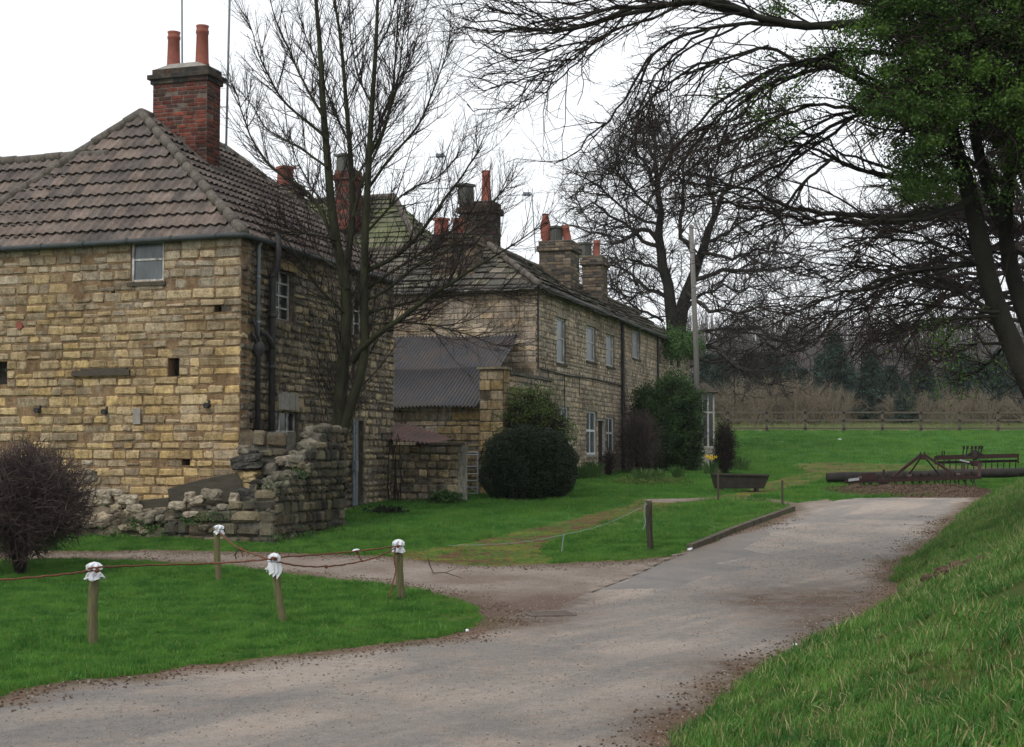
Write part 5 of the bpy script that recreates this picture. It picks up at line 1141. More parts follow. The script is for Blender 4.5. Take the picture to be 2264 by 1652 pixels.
# ivy over the terrace eaves
pts = []
for _ in range(150):
    f = random.random(); px = 1462+62*f; s_, z_ = RS.hit(px, 762+random.uniform(-26, 30)*(1-.4*f)); q = RS.p(s_, z_, random.uniform(.1,.5)); pts.append(np.array(q)+rng.normal(size=(34,3))*.22)
tree('ivy', 'green ivy spilling over the eaves near the far end of the terrace', [('foliage', leafquads(np.concatenate(pts), .04, .08), MT['gbush'])], RS.p(RS.hit(1490,760)[0], zr2, .3), cat='ivy')
st = []
for i in range(5):
    x0 = 862+i*6; st.append(limb([(x0,1135),(x0+random.uniform(-5,5),1080),(x0+random.uniform(-8,8),1010),(x0+random.uniform(-12,12),960)], 37.9, 0, .022, .008, 10, .03))
tree('climber', 'bare climbing stems at the corner of the outhouse and farmhouse', [('stems', tubes_np(st, [5]*5), MT['twig']), ('twigs', tubes_np([kids(st, 5, .15, .5, (30,60), 4)], [3]), MT['twig'])], tuple(gp(870,1137)), cat='climber')

# ================================================================== DISTANT GROWTH
def localtree(nm, label, parts, cat, group):
    t = bpy.data.objects.new(nm, None); COL.objects.link(t); tag(t, label, cat, group)
    for pn, (V, Q), m in parts:
        o = bpy.data.objects.new(pn, npmesh(pn, V, Q)); o.data.materials.append(m); COL.objects.link(o); o.parent = t
    return t
def place(o, px, Y, hpx_top, h0, rz=0, wide=1):
    x = (px-CX)/F*Y*1.0; z = G(x, Y); tz = at(px, hpx_top, Y).z; s = (tz-z)/h0; o.location = (x, Y, z-.1); o.rotation_euler = (0,0,rz); o.scale = (s*wide, s*wide, s)
# conifers
def conifer():
    tr_ = (np.array([[[0,0,0],[0,0,4],[0,0,8]]], float), np.array([[.16,.1,.02]])); c = []; br = []
    for i in range(150):
        z = .6+7.3*(i/150); r = (1-((z)/8.2)**1.3)*2.1*random.uniform(.6,1.15)+.12; a = random.uniform(0,6.28); e = np.array([r*math.cos(a), r*math.sin(a), z+.25*r])
        br.append([[0,0,z-.1], list(e*np.array([.5,.5,1])-np.array([0,0,.12])), list(e)])
        for f in np.linspace(.3,1,5): c.append(np.array([e[0]*f, e[1]*f, z-.1+(e[2]-z+.1)*f])+rng.normal(size=(30,3))*np.array([.20,.20,.14]))
    return [('trunk', tubes_np([tr_],[6]), MT['bark_dark']), ('branches', tubes_np([(np.array(br), np.full((150,3),.03))],[3]), MT['bark_dark']), ('needles', leafquads(np.concatenate(c), .05, .13), MT['conifer'])]
CL = ['dark pointed conifer standing tallest behind the rail fence','broad dark conifer right of the tallest one','small conifer between broad conifer and the right side scrub','dark conifer low behind the pale scrub at left of the fence','conifer half hidden by the bare boughs at far right','shorter conifer at the right end of the plantation','dim conifer behind the pole at left','conifer just left of the tallest one','low dark conifer under the overhanging boughs','conifer furthest right behind the harrow']
cf = localtree('conifer', CL[0], conifer(), 'conifer', 'conifers in the plantation behind the fence')
spots = [(1847,118,733,1.0),(1925,112,772,1.25),(2040,116,792,1.3),(1640,122,795,1.5),(2210,112,800,1.3),(2120,120,800,1.2),(1585,118,812,1.4),(1745,126,790,1.4),(2000,108,838,1.2),(2290,110,800,1.3)]
for i in range(16):
    CL.append('dark conifer in the mass filling the back of the plantation'); spots.append((1560+i*46+random.uniform(-15,15), random.uniform(120,130), random.uniform(770,815), random.uniform(1.3,1.8)))
for i, (px, Y, ty, wd) in enumerate(spots): o = cf if i == 0 else dup(cf, label=CL[i]); place(o, px, Y, ty, 8.1, i*1.7, wd)
# scrub bushes
def scrub(n=4200):
    st = fan((0,0,0), 3.6, 2.2, 26, .05, .015); k = kids([st], 2.6, .6, 1.6, (20,55), 5, .06, .2, .2, .006, .009); k2 = kids([k], 3.6, .3, .8, (25,60), 4, .08, .25, .1, .006, .007); k = (k[0], k[1])
    return [('stems', tubes_np([st],[4]), MT['scrubtwig']), ('twigs', tubes_np([k,k2],[3,3]), MT['scrubtwig'])]
SL = ['pale brown leafless scrub bush behind the fence']*20
scs = [localtree('scrub_bush', SL[0], scrub(), 'bush', 'leafless scrub bushes behind the rail fence') for _ in range(3)]
sp = [(1620,100,835,1.2),(1668,99,828,1.15),(1712,101,818,1.1),(1757,100,822,1.1),(1800,102,826,1.1),(1845,100,836,1),(1876,104,850,.9),(1965,103,855,.8),(2005,101,842,1),(2048,104,850,.9),(2095,100,852,1),(2140,102,846,1.1),(2185,100,850,1.1),(2230,103,845,1.1),(2275,101,850,1.2),(1640,108,812,1.3),(1700,110,806,1.2),(1775,109,808,1.2),(2080,112,835,1.2),(2160,110,830,1.3)]
for i, (px, Y, ty, wd) in enumerate(sp): o = scs[i] if i < 3 else dup(scs[i % 3]); place(o, px, Y+7, ty, 3.9, i*2.1, wd)
# tall slender far trees
def slender():
    t_ = (np.array([[[0,0,0],[.1,0,4],[0,.1,8],[.05,0,12]]], float), np.array([[.13,.10,.06,.01]]))
    k = kids([t_], 5.5, 1.2, 3.4, (14,32), 5, .12, .07, .12, .006, .014, shrink=.6); k2 = kids([k], 2.6, .4, 1.2, (15,40), 4, .12, .10, .1, .006, .011)
    return [('trunk', tubes_np([t_],[5]), MT['fartwig']), ('branches', tubes_np([k,k2],[3,3]), MT['fartwig'])]
sls = [localtree('slender_tree', 'tall slender bare tree in the hazy far plantation', slender(), 'tree', 'slender bare trees in the far plantation') for _ in range(3)]
n = 0
for row_, (Y, ty) in enumerate(((132,716),(142,702),(152,694))):
    for i in range(28):
        px = 1545+i*28+row_*9+random.uniform(-8,8); top = ty+random.uniform(-16,22)+(24 if px > 1890 and px < 1930 else 0)+(18 if px < 1620 else 0)
        o = sls[n] if n < 3 else dup(sls[n % 3]); place(o, px, Y+random.uniform(-3,3), top, 12.3, random.uniform(0,6), random.uniform(.9,1.4)); n += 1
# distant wood mass behind: stuff
P_, R_ = [], []
for i in range(2600):
    px = random.uniform(1480, 2500); Y = random.uniform(158, 185); x = (px-CX)/F*Y; z = G(x, Y); h = random.uniform(8,13.5); P_.append([[x,Y,z],[x+random.uniform(-.3,.3),Y,z+h*.5],[x+random.uniform(-.6,.6),Y,z+h]]); R_.append([.09,.06,.02])
k = kids([(np.array(P_), np.array(R_))], .9, 1.2, 3.2, (14,35), 4, .12, .08, .1, .005, .016)
V, Q = tubes_np([(np.array(P_), np.array(R_)), k], [3,3]); o = bpy.data.objects.new('distant_wood', npmesh('distant_wood', V, Q)); o.data.materials.append(MT['fartwig']); COL.objects.link(o); tag(o, 'grey far-off leafless wood along the skyline', 'wood', kind='stuff')
# undergrowth behind fence: stuff
P_ = []; nn_ = 16000
xs = rng.uniform(12, 52, nn_); ys = rng.uniform(97, 128, nn_); base_ = np.array([[x, y, G(x, y)] for x, y in zip(xs, ys)])
PP = np.zeros((nn_,3,3)); hh = rng.uniform(.12,.45,nn_)*(1+1.2*(ys > 110)); PP[:,0] = base_; dl = rng.normal(size=(nn_,2))*.25
PP[:,1] = base_; PP[:,1,2] += hh*.5; PP[:,1,:2] += dl*.4; PP[:,2] = base_; PP[:,2,2] += hh; PP[:,2,:2] += dl
V, Q = tubes_np([(PP, np.tile([.022,.016,.006], (nn_,1)))], [3]); o = bpy.data.objects.new('rough_grass', npmesh('rough_grass', V, Q)); o.data.materials.append(MT['palegrass']); COL.objects.link(o); tag(o, 'pale rough grass and dead stems behind the rail fence', 'grass', kind='stuff')

# ================================================================== RAIL FENCE
YF = 95.0; fb = at(1865, 960, YF); fence = thing('rail_fence', 'weathered three rail timber fence along the top of the meadow', 'fence', (fb.x, YF, G(fb.x, YF)))
fp = []
for i in range(-5, 9):
    px = 1865+i*85.2; x = (px-CX)/F*YF; fp.append((x, YF, G(x, YF)))
for (x, y, z) in fp:
    mb = MB(); mb.box((x, y, z-.2), .17, .12, 1.62, random.uniform(-.05,.05)); obj('fence_post', mb, MT['fencewood'], fence)
for (a, c) in zip(fp, fp[1:]):
    for hz in (.24, .78, 1.30):
        w1, w2 = random.uniform(-.02,.02), random.uniform(-.02,.02)
        mb = MB(); mb.bar((a[0]-.08, a[1]-.085, a[2]+hz+w1), (c[0]+.07, c[1]-.085, c[2]+hz+w2), .04, .11); obj('rail', mb, MT['fencewood'], fence)
# ================================================================== UTILITY POLE
b = gp(1544, 1042); t_ = at(1528, 498, b.y); mb = MB(); mb.tube([(b.x,b.y,b.z-.3),((b.x+t_.x)/2+.05,b.y,(b.z+t_.z)/2),tuple(t_)], [.135,.11,.09], 12); obj('utility_pole', mb, MT['polewood'], None, 'tall pale timber utility pole beside the green bush', 'pole', smooth=True)

def rock(mb, c, sx, sy, sz, col=None, sub=2, seed=None, rot=None, rough=.22, boxy=3.2):
    bm = _bm.new(); _bm.ops.create_icosphere(bm, subdivisions=sub, radius=1); sd_ = seed or random.uniform(0,99); a = random.uniform(0,6.28) if rot is None else rot; V = []
    tx, ty = random.uniform(-.25,.25), random.uniform(-.2,.2)
    for v in bm.verts:
        d = v.co.normalized(); k = (abs(d.x)**boxy+abs(d.y)**boxy+abs(d.z)**boxy)**(-1/boxy); k *= 1+rough*noise.noise(d*1.4+Vector((sd_,0,0)))+rough*.5*noise.noise(d*3.5+Vector((0,sd_,0)))
        x, y, z = d.x*k*sx, d.y*k*sy, d.z*k*sz; z += x*tx; x, y = x*math.cos(a)-y*math.sin(a), x*math.sin(a)+y*math.cos(a); V.append((c[0]+x, c[1]+y, c[2]+z))
    mb.add(V, [tuple(x.index for x in f.verts) for f in bm.faces], col); bm.free()
# ================================================================== RUINED WALLS AND RUBBLE
C0 = gp(606, 1202); C1 = gp(775, 1163); C0 = Vector((C0.x, C0.y)); 
RWL = (Vector((C1.x, C1.y))-C0).length+.1; RW = Wall(C0, VD, Vector((VD.y, -VD.x)))
ru = thing('ruined_wall', 'partly collapsed rubble stone wall in front of the farmhouse corner', 'wall', (C0.x, C0.y, G(C0.x, C0.y)))
def prof(W, tab):
    ss = [(W.hit(px, py)) for px, py in tab]; ss.sort(); xs_ = [a for a, _ in ss]; zs_ = [z for _, z in ss]
    return lambda s: float(np.interp(s, xs_, zs_))
zlow = G(C0.x, C0.y)-.25
pt1 = prof(RW, [(606,1085),(628,1070),(640,1052),(660,1048),(664,1018),(690,1000),(697,985),(712,975),(718,947),(772,944)])
mb = MB(); n = 14
for i in range(n):
    a, b_ = RWL*i/n, RWL*(i+1)/n; mb.fbox(RW, a, b_, zlow, pt1((a+b_)/2)-.08, -.45, -.02, (.13,.12,.10))
stones(mb, RW, 0, RWL, zlow, pt1, ch=(.13,.25), sl=(.15,.34), rel=.06, gap=.006, jit=.022, pal=pal_ruin)
for i in range(n): # inner face
    pass
WI = Wall(C0-Vector((VD.y,-VD.x))*.46+VD*RWL, -VD, -Vector((VD.y,-VD.x))); stones(mb, WI, 0, RWL, zlow, lambda s: pt1(RWL-s), ch=(.15,.28), sl=(.16,.36), rel=.05, gap=.014, jit=.025, pal=pal_ruin)
for i in range(90):
    s = random.uniform(.15, RWL-.1); d_ = random.uniform(-.42, -.08); r_ = random.uniform(.08,.17); q = RW.p(s, pt1(s)-.05+random.uniform(-.05,.06), d_); rock(mb, q, r_, r_*.85, r_*.6, (lambda k: (.15*k,.135*k,.105*k))(random.uniform(.7,1.6)), 2)
for i in range(70):
    s = random.uniform(.1, 3.2); d_ = random.uniform(-.40, -.05); r_ = random.uniform(.08,.16); p_ = C0+UD*s-VD*d_; z_ = G(C0.x, C0.y)+.75; rock(mb, (p_.x, p_.y, z_-.25*s*.4+random.uniform(-.1,.1)), r_, r_*.85, r_*.6, (lambda k: (.15*k,.135*k,.105*k))(random.uniform(.7,1.6)), 2)
obj('side_wall', mb, MT['stone_ruin'], ru)
RF2 = Wall(C0, UD, -VD); pt2 = prof(RF2, [(606,1085),(575,1092),(545,1100),(530,1112),(500,1118),(470,1122),(400,1122),(381,1140),(372,1160),(340,1178),(200,1184),(80,1186)]); LF = RF2.hit(80, 1150)[0]
mb = MB(); n = 30
for i in range(n):
    a, b_ = LF*i/n, LF*(i+1)/n; mb.fbox(RF2, a, b_, zlow, pt2((a+b_)/2)-.06, -.42, -.02, (.13,.12,.10))
stones(mb, RF2, 0, LF, zlow, pt2, ch=(.15,.30), sl=(.24,.55), rel=.07, gap=.006, jit=.024, pal=pal_ruin)
obj('front_wall', mb, MT['stone_ruin'], ru)
WE = Wall(A, -UD, -VD); 
# length until it meets the side wall
un = Vector((VD.y,-VD.x)); LE = (C0-A).dot(-UD)-.4
zt_ = prof(WE, [(540,952),(560,950),(700,946)]); mb = MB(); backing(mb, WE, 0, LE, zlow, at(600,952,30.5).z-.03, (), thick=.4, col=(.13,.12,.10), d=-.02)
stones(mb, WE, 0, LE, zlow, zt_, ch=(.2,.34), sl=(.3,.6), rel=.07, gap=.016, jit=.03, pal=pal_ruin); obj('cross_wall', mb, MT['stone_ruin'], ru)
ICO = None
# rubble bank fill
mb = MB(); nx, ny = 60, 12; A0 = RF2.hit(85, 1150)[0]
def rub_z(s, d):
    base = G(*(C0+UD*s+VD*d)); px_ = CX+F*(C0+UD*s+VD*d).x/(C0+UD*s+VD*d).y
    h_ = np.interp(px_, [60,120,180,260,330,372,430,520,606], [.15,.55,.75,.62,.42,.45,.72,.78,.6]); return base+h_*(.25+.75*min(1, d/1.1))+.09*noise.noise(Vector((s*2.2, d*2.2, 0)))
for j in range(ny+1):
    for i in range(nx+1):
        s = .1+(A0-.1)*i/nx; d = -.05+2.2*j/ny; p = C0+UD*s+VD*d; mb.v.append((p.x, p.y, rub_z(s, d)-(.9 if j == 0 else 0))); mb.c.append((.16,.13,.095))
for j in range(ny):
    for i in range(nx): q = j*(nx+1)+i; mb.f.append((q, q+nx+1, q+nx+2, q+1))
for _ in range(620):
    s = random.uniform(.1, A0); d = random.uniform(.0, 1.5); p = C0+UD*s+VD*d; r_ = random.choice([.05,.07,.09,.12,.15])*random.uniform(.7,1.2); px_ = CX+F*p.x/p.y
    if px_ > 380 and random.random() < .6: continue
    k = random.uniform(.75,1.2); lt = px_ < 360 and random.random() < .6; rock(mb, (p.x, p.y, rub_z(s, d)+r_*.25), r_, r_*.8, r_*.6, tuple(x*k for x in ((.34,.28,.20) if lt else (.20,.17,.125))), 1)
obj('rubble', mb, MT['stone_ruin'], None, 'heap of small rubble spilled from the collapsed wall', 'rubble', kind='stuff')
CR = [(300,640,100,55,0,'pale rounded stone at the left end of the rubble heap'),(410,635,105,45,0,'flat pale stone lying on the left rubble heap'),(350,685,80,75,0,'tilted grey stone in the middle of the left rubble'),(505,690,120,65,0,'broad pale stone on the right shoulder of the left heap'),(550,745,110,62,0,'overhanging pale stone left of the small plank'),
 (860,728,112,52,0,'white faced block on the low wall left of the leaning slab'),(945,668,72,66,0,'pale upright lump in front of the leaning slab'),(1000,690,95,58,0,'round pale stone beside the upright lump'),(1262,683,62,82,0,'pale upright stone leaning at the right end of the slab'),(640,812,135,72,1,'grey angular stone at the foot of the small plank'),(960,790,115,42,0,'cream flat stone low in the broken wall'),
 (1457,580,155,78,2,'nearly black boulder on top of the broken wall end'),(1372,658,160,95,2,'dark squared boulder right of the leaning slab'),(1350,400,200,60,2,'long dark slab resting against the house corner'),(1355,445,200,48,2,'thin grey slab below the long dark slab'),(1325,330,76,60,1,'grey stone perched at the house corner'),(1345,522,165,72,3,'yellow squared block under the thin slab'),(1100,652,125,75,1,'brown lump on the leaning slab'),(1355,590,90,50,3,'small yellow block below the larger yellow block'),
 (215,425,60,32,0,'thin pale stone jutting out above the dark bush'),(235,492,64,28,1,'flat grey stone behind the dark bush'),(232,535,95,52,1,'brown stone at the wall foot behind the dark bush'),(1620,400,120,50,1,'grey stone on the steps of the broken side wall'),(1750,460,90,70,1,'rough stone at the top of the broken side wall'),(1605,520,110,70,2,'dark block at the inner end of the side wall'),(1530,640,110,50,1,'mossy stone on the broken wall corner')]
cols = [(.40,.34,.26),(.23,.20,.15),(.065,.062,.056),(.40,.30,.15)]
for (cx_, cy_, w_, h_, ci, lb) in CR:
    x = 127.5+cx_*.3097; y = 892.3+cy_*.3097; w2 = w_*.3097/2; h2 = h_*.3097/2; Yr = 29.7 if cy_ > 600 else (30.0 if cx_ < 1500 else 30.2)
    if 700 < cx_ < 1300: Yr = 29.35
    if cx_ < 260: Yr = 29.6
    if cx_ > 1480 and cy_ < 560: Yr = 30.1
    p = at(x, y, Yr); mb = MB(); rock(mb, tuple(p), w2/F*Yr*1.05, max(.16, w2/F*Yr*.7), h2/F*Yr*1.1, cols[ci], 3, rot=random.uniform(-.2,.2), boxy=6, rough=.34 if h_ > 62 else .14); obj('loose_stone', mb, MT['stone'], None, lb, 'stone', 'loose stones on the collapsed wall')
wp = []
for (x, y, Y_) in ((530,1125,29.2),(548,1120,29.2),(560,1128,29.1),(300,1160,29.3),(340,1172,29.1),(250,1180,29),(470,1140,29),(425,1150,29),(620,1190,28.7),(680,1180,29.4),(740,1172,30.5),(600,1075,29),(655,1046,29.6)):
    c = toworld(x, y, Y_); wp.append(c+rng.normal(size=(90,3))*np.array([.13,.09,.06]))
o = bpy.data.objects.new('wall_weeds', npmesh('wall_weeds', *leafquads(np.concatenate(wp), .018, .04))); o.data.materials.append(MT['gbush']); COL.objects.link(o); tag(o, 'small green weeds and moss growing in the broken wall', 'weeds', kind='stuff')
# support fill under upper stones at house corner
mb = MB()
for i in range(26):
    x = random.uniform(520, 640); y = random.uniform(1010 if x < 560 else 1035, 1110); p = at(x, y, 30.15+random.uniform(0,.2)); r_ = random.uniform(.12,.22); rock(mb, tuple(p), r_, r_*.8, r_*.6, (lambda k: (.16*k,.145*k,.115*k))(random.uniform(.7,1.3)), 2)
obj('broken_core', mb, MT['stone_ruin'], ru)
# leaning slab and plank
def slab(name, pts, Y, th, m, label, cat, lean=.15):
    f = [at(x, y, Y+(1100-y)*.0) for x, y in pts]; n_ = len(f); mb = MB(); zmin = min(p.z for p in f)
    fr_ = [(p.x, p.y+(p.z-zmin)*lean, p.z) for p in f]; bk = [(x+.02, y+th, z+.02) for x, y, z in fr_]
    mb.add(fr_+bk, [tuple(range(n_))[::-1], tuple(range(n_, 2*n_))]+[(i, (i+1) % n_, n_+(i+1) % n_, n_+i) for i in range(n_)]); return obj(name, mb, m, None, label, cat)
MT['slabwood'] = simple('weathered_slab', (.085,.075,.058), (.045,.042,.032), 3, .95, .8, 14, .02, .1, vm=(1,1,6))
slab('leaning_slab', [(369,1082),(440,1062),(521,1046),(530,1058),(536,1080),(527,1110),(450,1113),(375,1112)], 29.75, .12, MT['slabwood'], 'broad dark weathered slab leaning against the farmhouse wall', 'slab')
slab('plank', [(305,1108),(372,1102),(374,1120),(312,1126)], 29.7, .08, MT['slabwood'], 'short plank wedged in the rubble left of the leaning slab', 'plank')
mb = MB(); mb.tube([at(650,1052,30), at(668,1030,30), at(688,1015,30)], .014, 6); obj('rusty_rod', mb, MT['rust'], None, 'thin rusty rod sticking out of the broken wall', 'rod')

# ================================================================== POSTS, BAGS, ROPES
PD = {}
def post(px, py, tx, ty, w_, m, label, crack=False):
    b_ = gp(px, py); t_ = at(tx, ty, b_.y); r_ = w_/2/F*b_.y; mb = MB(); n = 12; rings = []
    for i in range(n+1):
        f = i/n; rings.append(Vector((b_.x,b_.y,b_.z-.15)).lerp(t_, f)+Vector((.006*math.sin(f*9),0,0)))
    mb.tube(rings, [r_*(1+.05*math.sin(i*2.3)) for i in range(n)]+[r_*.93], 12)
    PD[px] = (b_, t_, r_); return obj('rope_post', mb, m, None, label, 'post', 'low timber posts on the verge', smooth=True)
post(204,1426,208,1250,22,MT['postwood'],'thickest wooden post at left of the lawn, wrapped in a white bag'); post(628,1376,606,1232,17,MT['postwood'],'slanting wooden post in the middle of the lawn with a hanging bag')
post(889,1326,880,1204,17,MT['postwood'],'greenish wooden post at the right end of the rope'); post(484,1286,478,1166,14,MT['postwood'],'green wooden post furthest back on the lawn near the ruined wall'); post(1438,1216,1434,1108,14,MT['darkpost'],'dark wooden post with pale string on the centre lawn')
def bag(px, py0, py1, key, label, sk=1.5, drop=.5):
    b_, t_, r_ = PD[key]; top = at(px, py0, b_.y); bot = at(px, py1, b_.y); H_ = top.z-bot.z; mb = MB(); n = 30; rows = 16; tie = .55
    for j in range(rows):
        f = j/(rows-1)
        rr_ = (r_*1.2+.012)*math.sin(min(1, f/.28)*1.57)**.6 if f < tie-.08 else (r_*1.12 if abs(f-tie) < .06 else r_*1.15+(f-tie)*H_*sk*.30)
        for k in range(n):
            a = 2*math.pi*k/n; fold = 1+(.22*math.sin(a*7+j*.5)+.18*noise.noise(Vector((math.cos(a)*2.5, math.sin(a)*2.5, f*5+key))))*(1 if abs(f-tie) > .06 else .2)
            zz = top.z-H_*f*(1+(.30*noise.noise(Vector((math.cos(a)*1.3, math.sin(a)*1.3, key))) if f > tie else 0)); cxp = top.x
            mb.v.append((cxp+math.cos(a)*rr_*fold, b_.y+math.sin(a)*rr_*fold, zz)); mb.c.append((1,1,1))
    for j in range(rows-1):
        for k in range(n): k2 = (k+1) % n; mb.f.append((j*n+k, (j+1)*n+k, (j+1)*n+k2, j*n+k2))
    mb.f.append(tuple(range(n))); return obj('plastic_bag', mb, MT['plastic'], None, label, 'bag', 'white plastic bags tied to posts')
bag(209,1242,1279,204,'white plastic bag tied with a frilled skirt round the leftmost post'); bag(606,1222,1262,628,'white plastic bag hanging from the slanting middle post', 1.2); bag(881,1192,1222,889,'white plastic bag tied to the right hand post', .9); bag(484,1160,1180,484,'small white bag scrap on the furthest back post', 1.1)
b_, t_, r_ = PD[628]; mb = MB(); c = at(607,1252,b_.y-.08)
for i in range(3):
    x0 = c.x+(i-1)*.05; mb.add([(x0-.04,c.y,c.z+.05),(x0+.04,c.y-.02,c.z+.04),(x0+.05,c.y-.03,c.z-.08),(x0-.02,c.y-.01,c.z-.12-.03*i)], [(0,1,2,3)])
obj('plastic_strip', mb, MT['plastic'], bpy.data.objects['plastic_bag.001'])
bpy.data.objects['plastic_strip'].location = -bpy.data.objects['plastic_bag.001'].location
def rope(pts, name, label, r=.0115, m='rope', knots=()):
    # pts: (px,py,Y)
    P = [at(*p) for p in pts]; out = []
    for i in range(len(P)-1):
        p0 = P[max(0,i-1)]; p1, p2 = P[i], P[i+1]; p3 = P[min(len(P)-1, i+2)]
        for k in range(8):
            t = k/8; out.append(.5*((2*p1)+(p2-p0)*t+(2*p0-5*p1+4*p2-p3)*t*t+(3*p1-p0-3*p2+p3)*t**3))
    out.append(P[-1]); mb = MB(); rs_ = [r*(1+.18*math.sin(i*2.1)) for i in range(len(out))]; out = [p+Vector((0,0,.004*math.sin(i*1.7))) for i, p in enumerate(out)]
    mb.tube(out, rs_, 7)
    for kp in knots: c = at(*kp); rock(mb, tuple(c), r*2.4, r*2.2, r*2.6, None, 1)
    return obj(name, mb, MT[m], None, label, 'rope', 'ropes strung between the lawn posts', smooth=True)
y1, y3, y4, y2 = PD[204][0].y, PD[628][0].y, PD[889][0].y, PD[484][0].y; e = .12
rope([(-260,1300,15.4),(-60,1287,15.8),(60,1278,16.2),(150,1269,16.5),(195,1263,y1-e),(222,1262,y1-e)], 'rope', 'rusty coloured rope running from the left edge to the leftmost post', knots=[(214,1262,y1-e)])
rope([(195,1258,y1-e),(225,1254,y1-e),(330,1250,y1+1),(470,1246,y1+2.2),(570,1239,y3-.4),(612,1234,y3-e)], 'rope', 'long taut orange rope between the leftmost and slanting posts', knots=[(608,1236,y3-e)])
rope([(600,1233,y3-e),(680,1228,y3+1),(760,1222,y3+1.8),(830,1214,y4-.7),(888,1207,y4-e)], 'rope', 'upper taut rope between the slanting post and right hand post', knots=[(880,1208,y4-e),(790,1220,y3+2)])
rope([(618,1243,y3-e),(660,1251,y3+.6),(715,1253,y3+1.3),(775,1246,y3+2),(830,1233,y4-.6),(874,1212,y4-e)], 'rope', 'lower sagging rope between the slanting post and right hand post', knots=[(721,1253,y3+1.3)])
rope([(486,1176,y2-e),(505,1196,y2-1),(530,1213,y2-2),(560,1225,y2-3.2),(600,1238,y3-e)], 'rope', 'rope slanting down from the furthest back post to the slanting post', .012, knots=[(533,1214,y2-2)])
rope([(533,1214,y2-2),(535,1224,y2-2),(538,1232,y2-2)], 'rope', 'short frayed tail hanging from the knotted back rope', .010); rope([(528,1216,y2-2),(520,1226,y2-2),(523,1236,y2-2)], 'rope', 'dark frayed end beside the knot of the back rope', .010, 'iron')
rope([(874,1210,y4-e),(872,1240,y4-e),(875,1262,y4-e),(868,1290,y4-.2),(862,1322,y4-.3)], 'rope', 'loose rope end hanging down the right hand post', .011); rope([(790,1220,y3+2),(795,1232,y3+2),(802,1243,y3+2)], 'rope', 'short rope end dangling between the slanting and right posts', .010)
mb = MB(); c = at(787,1218,y3+2); rock(mb, tuple(c), .055, .03, .028, None, 2); obj('plastic_scrap', mb, MT['plastic'], None, 'small white plastic scrap knotted on the upper rope', 'plastic scrap')
y5 = PD[1438][0].y; rope([(1432,1114,y5-.1),(1380,1141,y5-.8),(1320,1165,y5-1),(1247,1182,y5-1),(1180,1195,y5-.6),(1100,1203,y5-.3),(990,1206,y5-.2)], 'string', 'thin pale string stretched from the dark post across the mossy path', .0035, 'bluestring')
rope([(1427,1112,y5-.1),(1424,1135,y5-.1),(1427,1155,y5-.1),(1421,1172,y5-.1)], 'string', 'pale blue string hanging at the dark post', .007, 'bluestring'); rope([(1247,1182,y5-1),(1244,1200,y5-1),(1242,1220,y5-1)], 'string', 'loose string end dangling over the mossy path edge', .008, 'bluestring')
for (px, pyb, pyt, w_, lb) in ((1588,1106,1035,5,'thin dark stake in front of the rusty trough'),(1730,1118,1062,5,'thin brown stake near the end of the kerb')):
    b_ = gp(px, pyb); t_ = at(px-.5, pyt, b_.y); mb = MB(); mb.tube([b_-Vector((0,0,.1)), b_.lerp(t_, .5), t_], [w_/2/F*b_.y]*3, 7); obj('stake', mb, MT['oldwood'], None, lb, 'stake')

# ================================================================== KERB, GRATE, BITS
kp = [gp(*p) for p in ((1753,1129),(1725,1139),(1700,1148),(1660,1162),(1620,1177),(1570,1198),(1525,1216))]
mb = MB()
def along(pts, L0):
    out = [pts[0]]; 
    for a, b_ in zip(pts, pts[1:]):
        n = max(1, int((b_-a).length/L0)); out += [a.lerp(b_, k/n) for k in range(1, n+1)]
    return out
kk = along(kp, .9)
for a, b_ in zip(kk, kk[1:]):
    d = (b_-a); d.z = 0; L_ = d.length; d.normalize(); c = (a+b_)/2; zc_ = G(c.x, c.y); n_ = Vector((-d.y, d.x, 0))*-.065; e_ = d*.006; za, zb3 = G(a.x, a.y), G(b_.x, b_.y); h_ = .105+random.uniform(-.004,.004)
    if n_.y > 0: n_ = -n_
    A_, B_ = Vector((a.x,a.y,0))+e_, Vector((b_.x,b_.y,0))-e_; up_ = lambda v, z: Vector((v.x, v.y, z))
    mb.hexa([up_(A_+n_, za-.1), up_(B_+n_, zb3-.1), up_(B_-n_, zb3-.1), up_(A_-n_, za-.1), up_(A_+n_, za+h_), up_(B_+n_, zb3+h_), up_(B_-n_, zb3+h_), up_(A_-n_, za+h_)])
obj('kerb', mb, MT['kerb'], None, 'raised stone kerb edging the centre lawn', 'kerb', kind='structure')
kk = along([gp(*p) for p in ((1520,1222),(1460,1242),(1390,1274),(1330,1300),(1300,1312))], .6); mb = MB()
for a, b_ in zip(kk, kk[1:]):
    d = (b_-a); d.z = 0; L_ = d.length; d.normalize(); c = (a+b_)/2; mb.box((c.x, c.y, G(c.x, c.y)-.06), L_-.015, .12, .06+.016, math.atan2(d.y, d.x))
obj('flush_kerb', mb, MT['oldkerb'], None, 'sunken pale kerb stones where gravel track meets lane', 'kerb', kind='structure')
g_ = gp(1215, 1358); dr = thing('drain_grate', 'rusty slotted iron drain grate at the mouth of the gravel track', 'drain', (g_.x, g_.y, g_.z)); rz = .25
mb = MB()
for dx, dy, sx, sy in ((0,-.24,.64,.04),(0,.24,.64,.04),(-.3,0,.04,.44),(.3,0,.04,.44)): mb.box((g_.x+dx*math.cos(rz)-dy*math.sin(rz), g_.y+dx*math.sin(rz)+dy*math.cos(rz), g_.z-.01), sx, sy, .028, rz)
obj('frame', mb, MT['grate'], dr); mb = MB()
for i in range(6): dy = -.17+.068*i; mb.box((g_.x-dy*math.sin(rz), g_.y+dy*math.cos(rz), g_.z-.01), .55, .03, .024, rz)
obj('slats', mb, MT['grate'], dr)
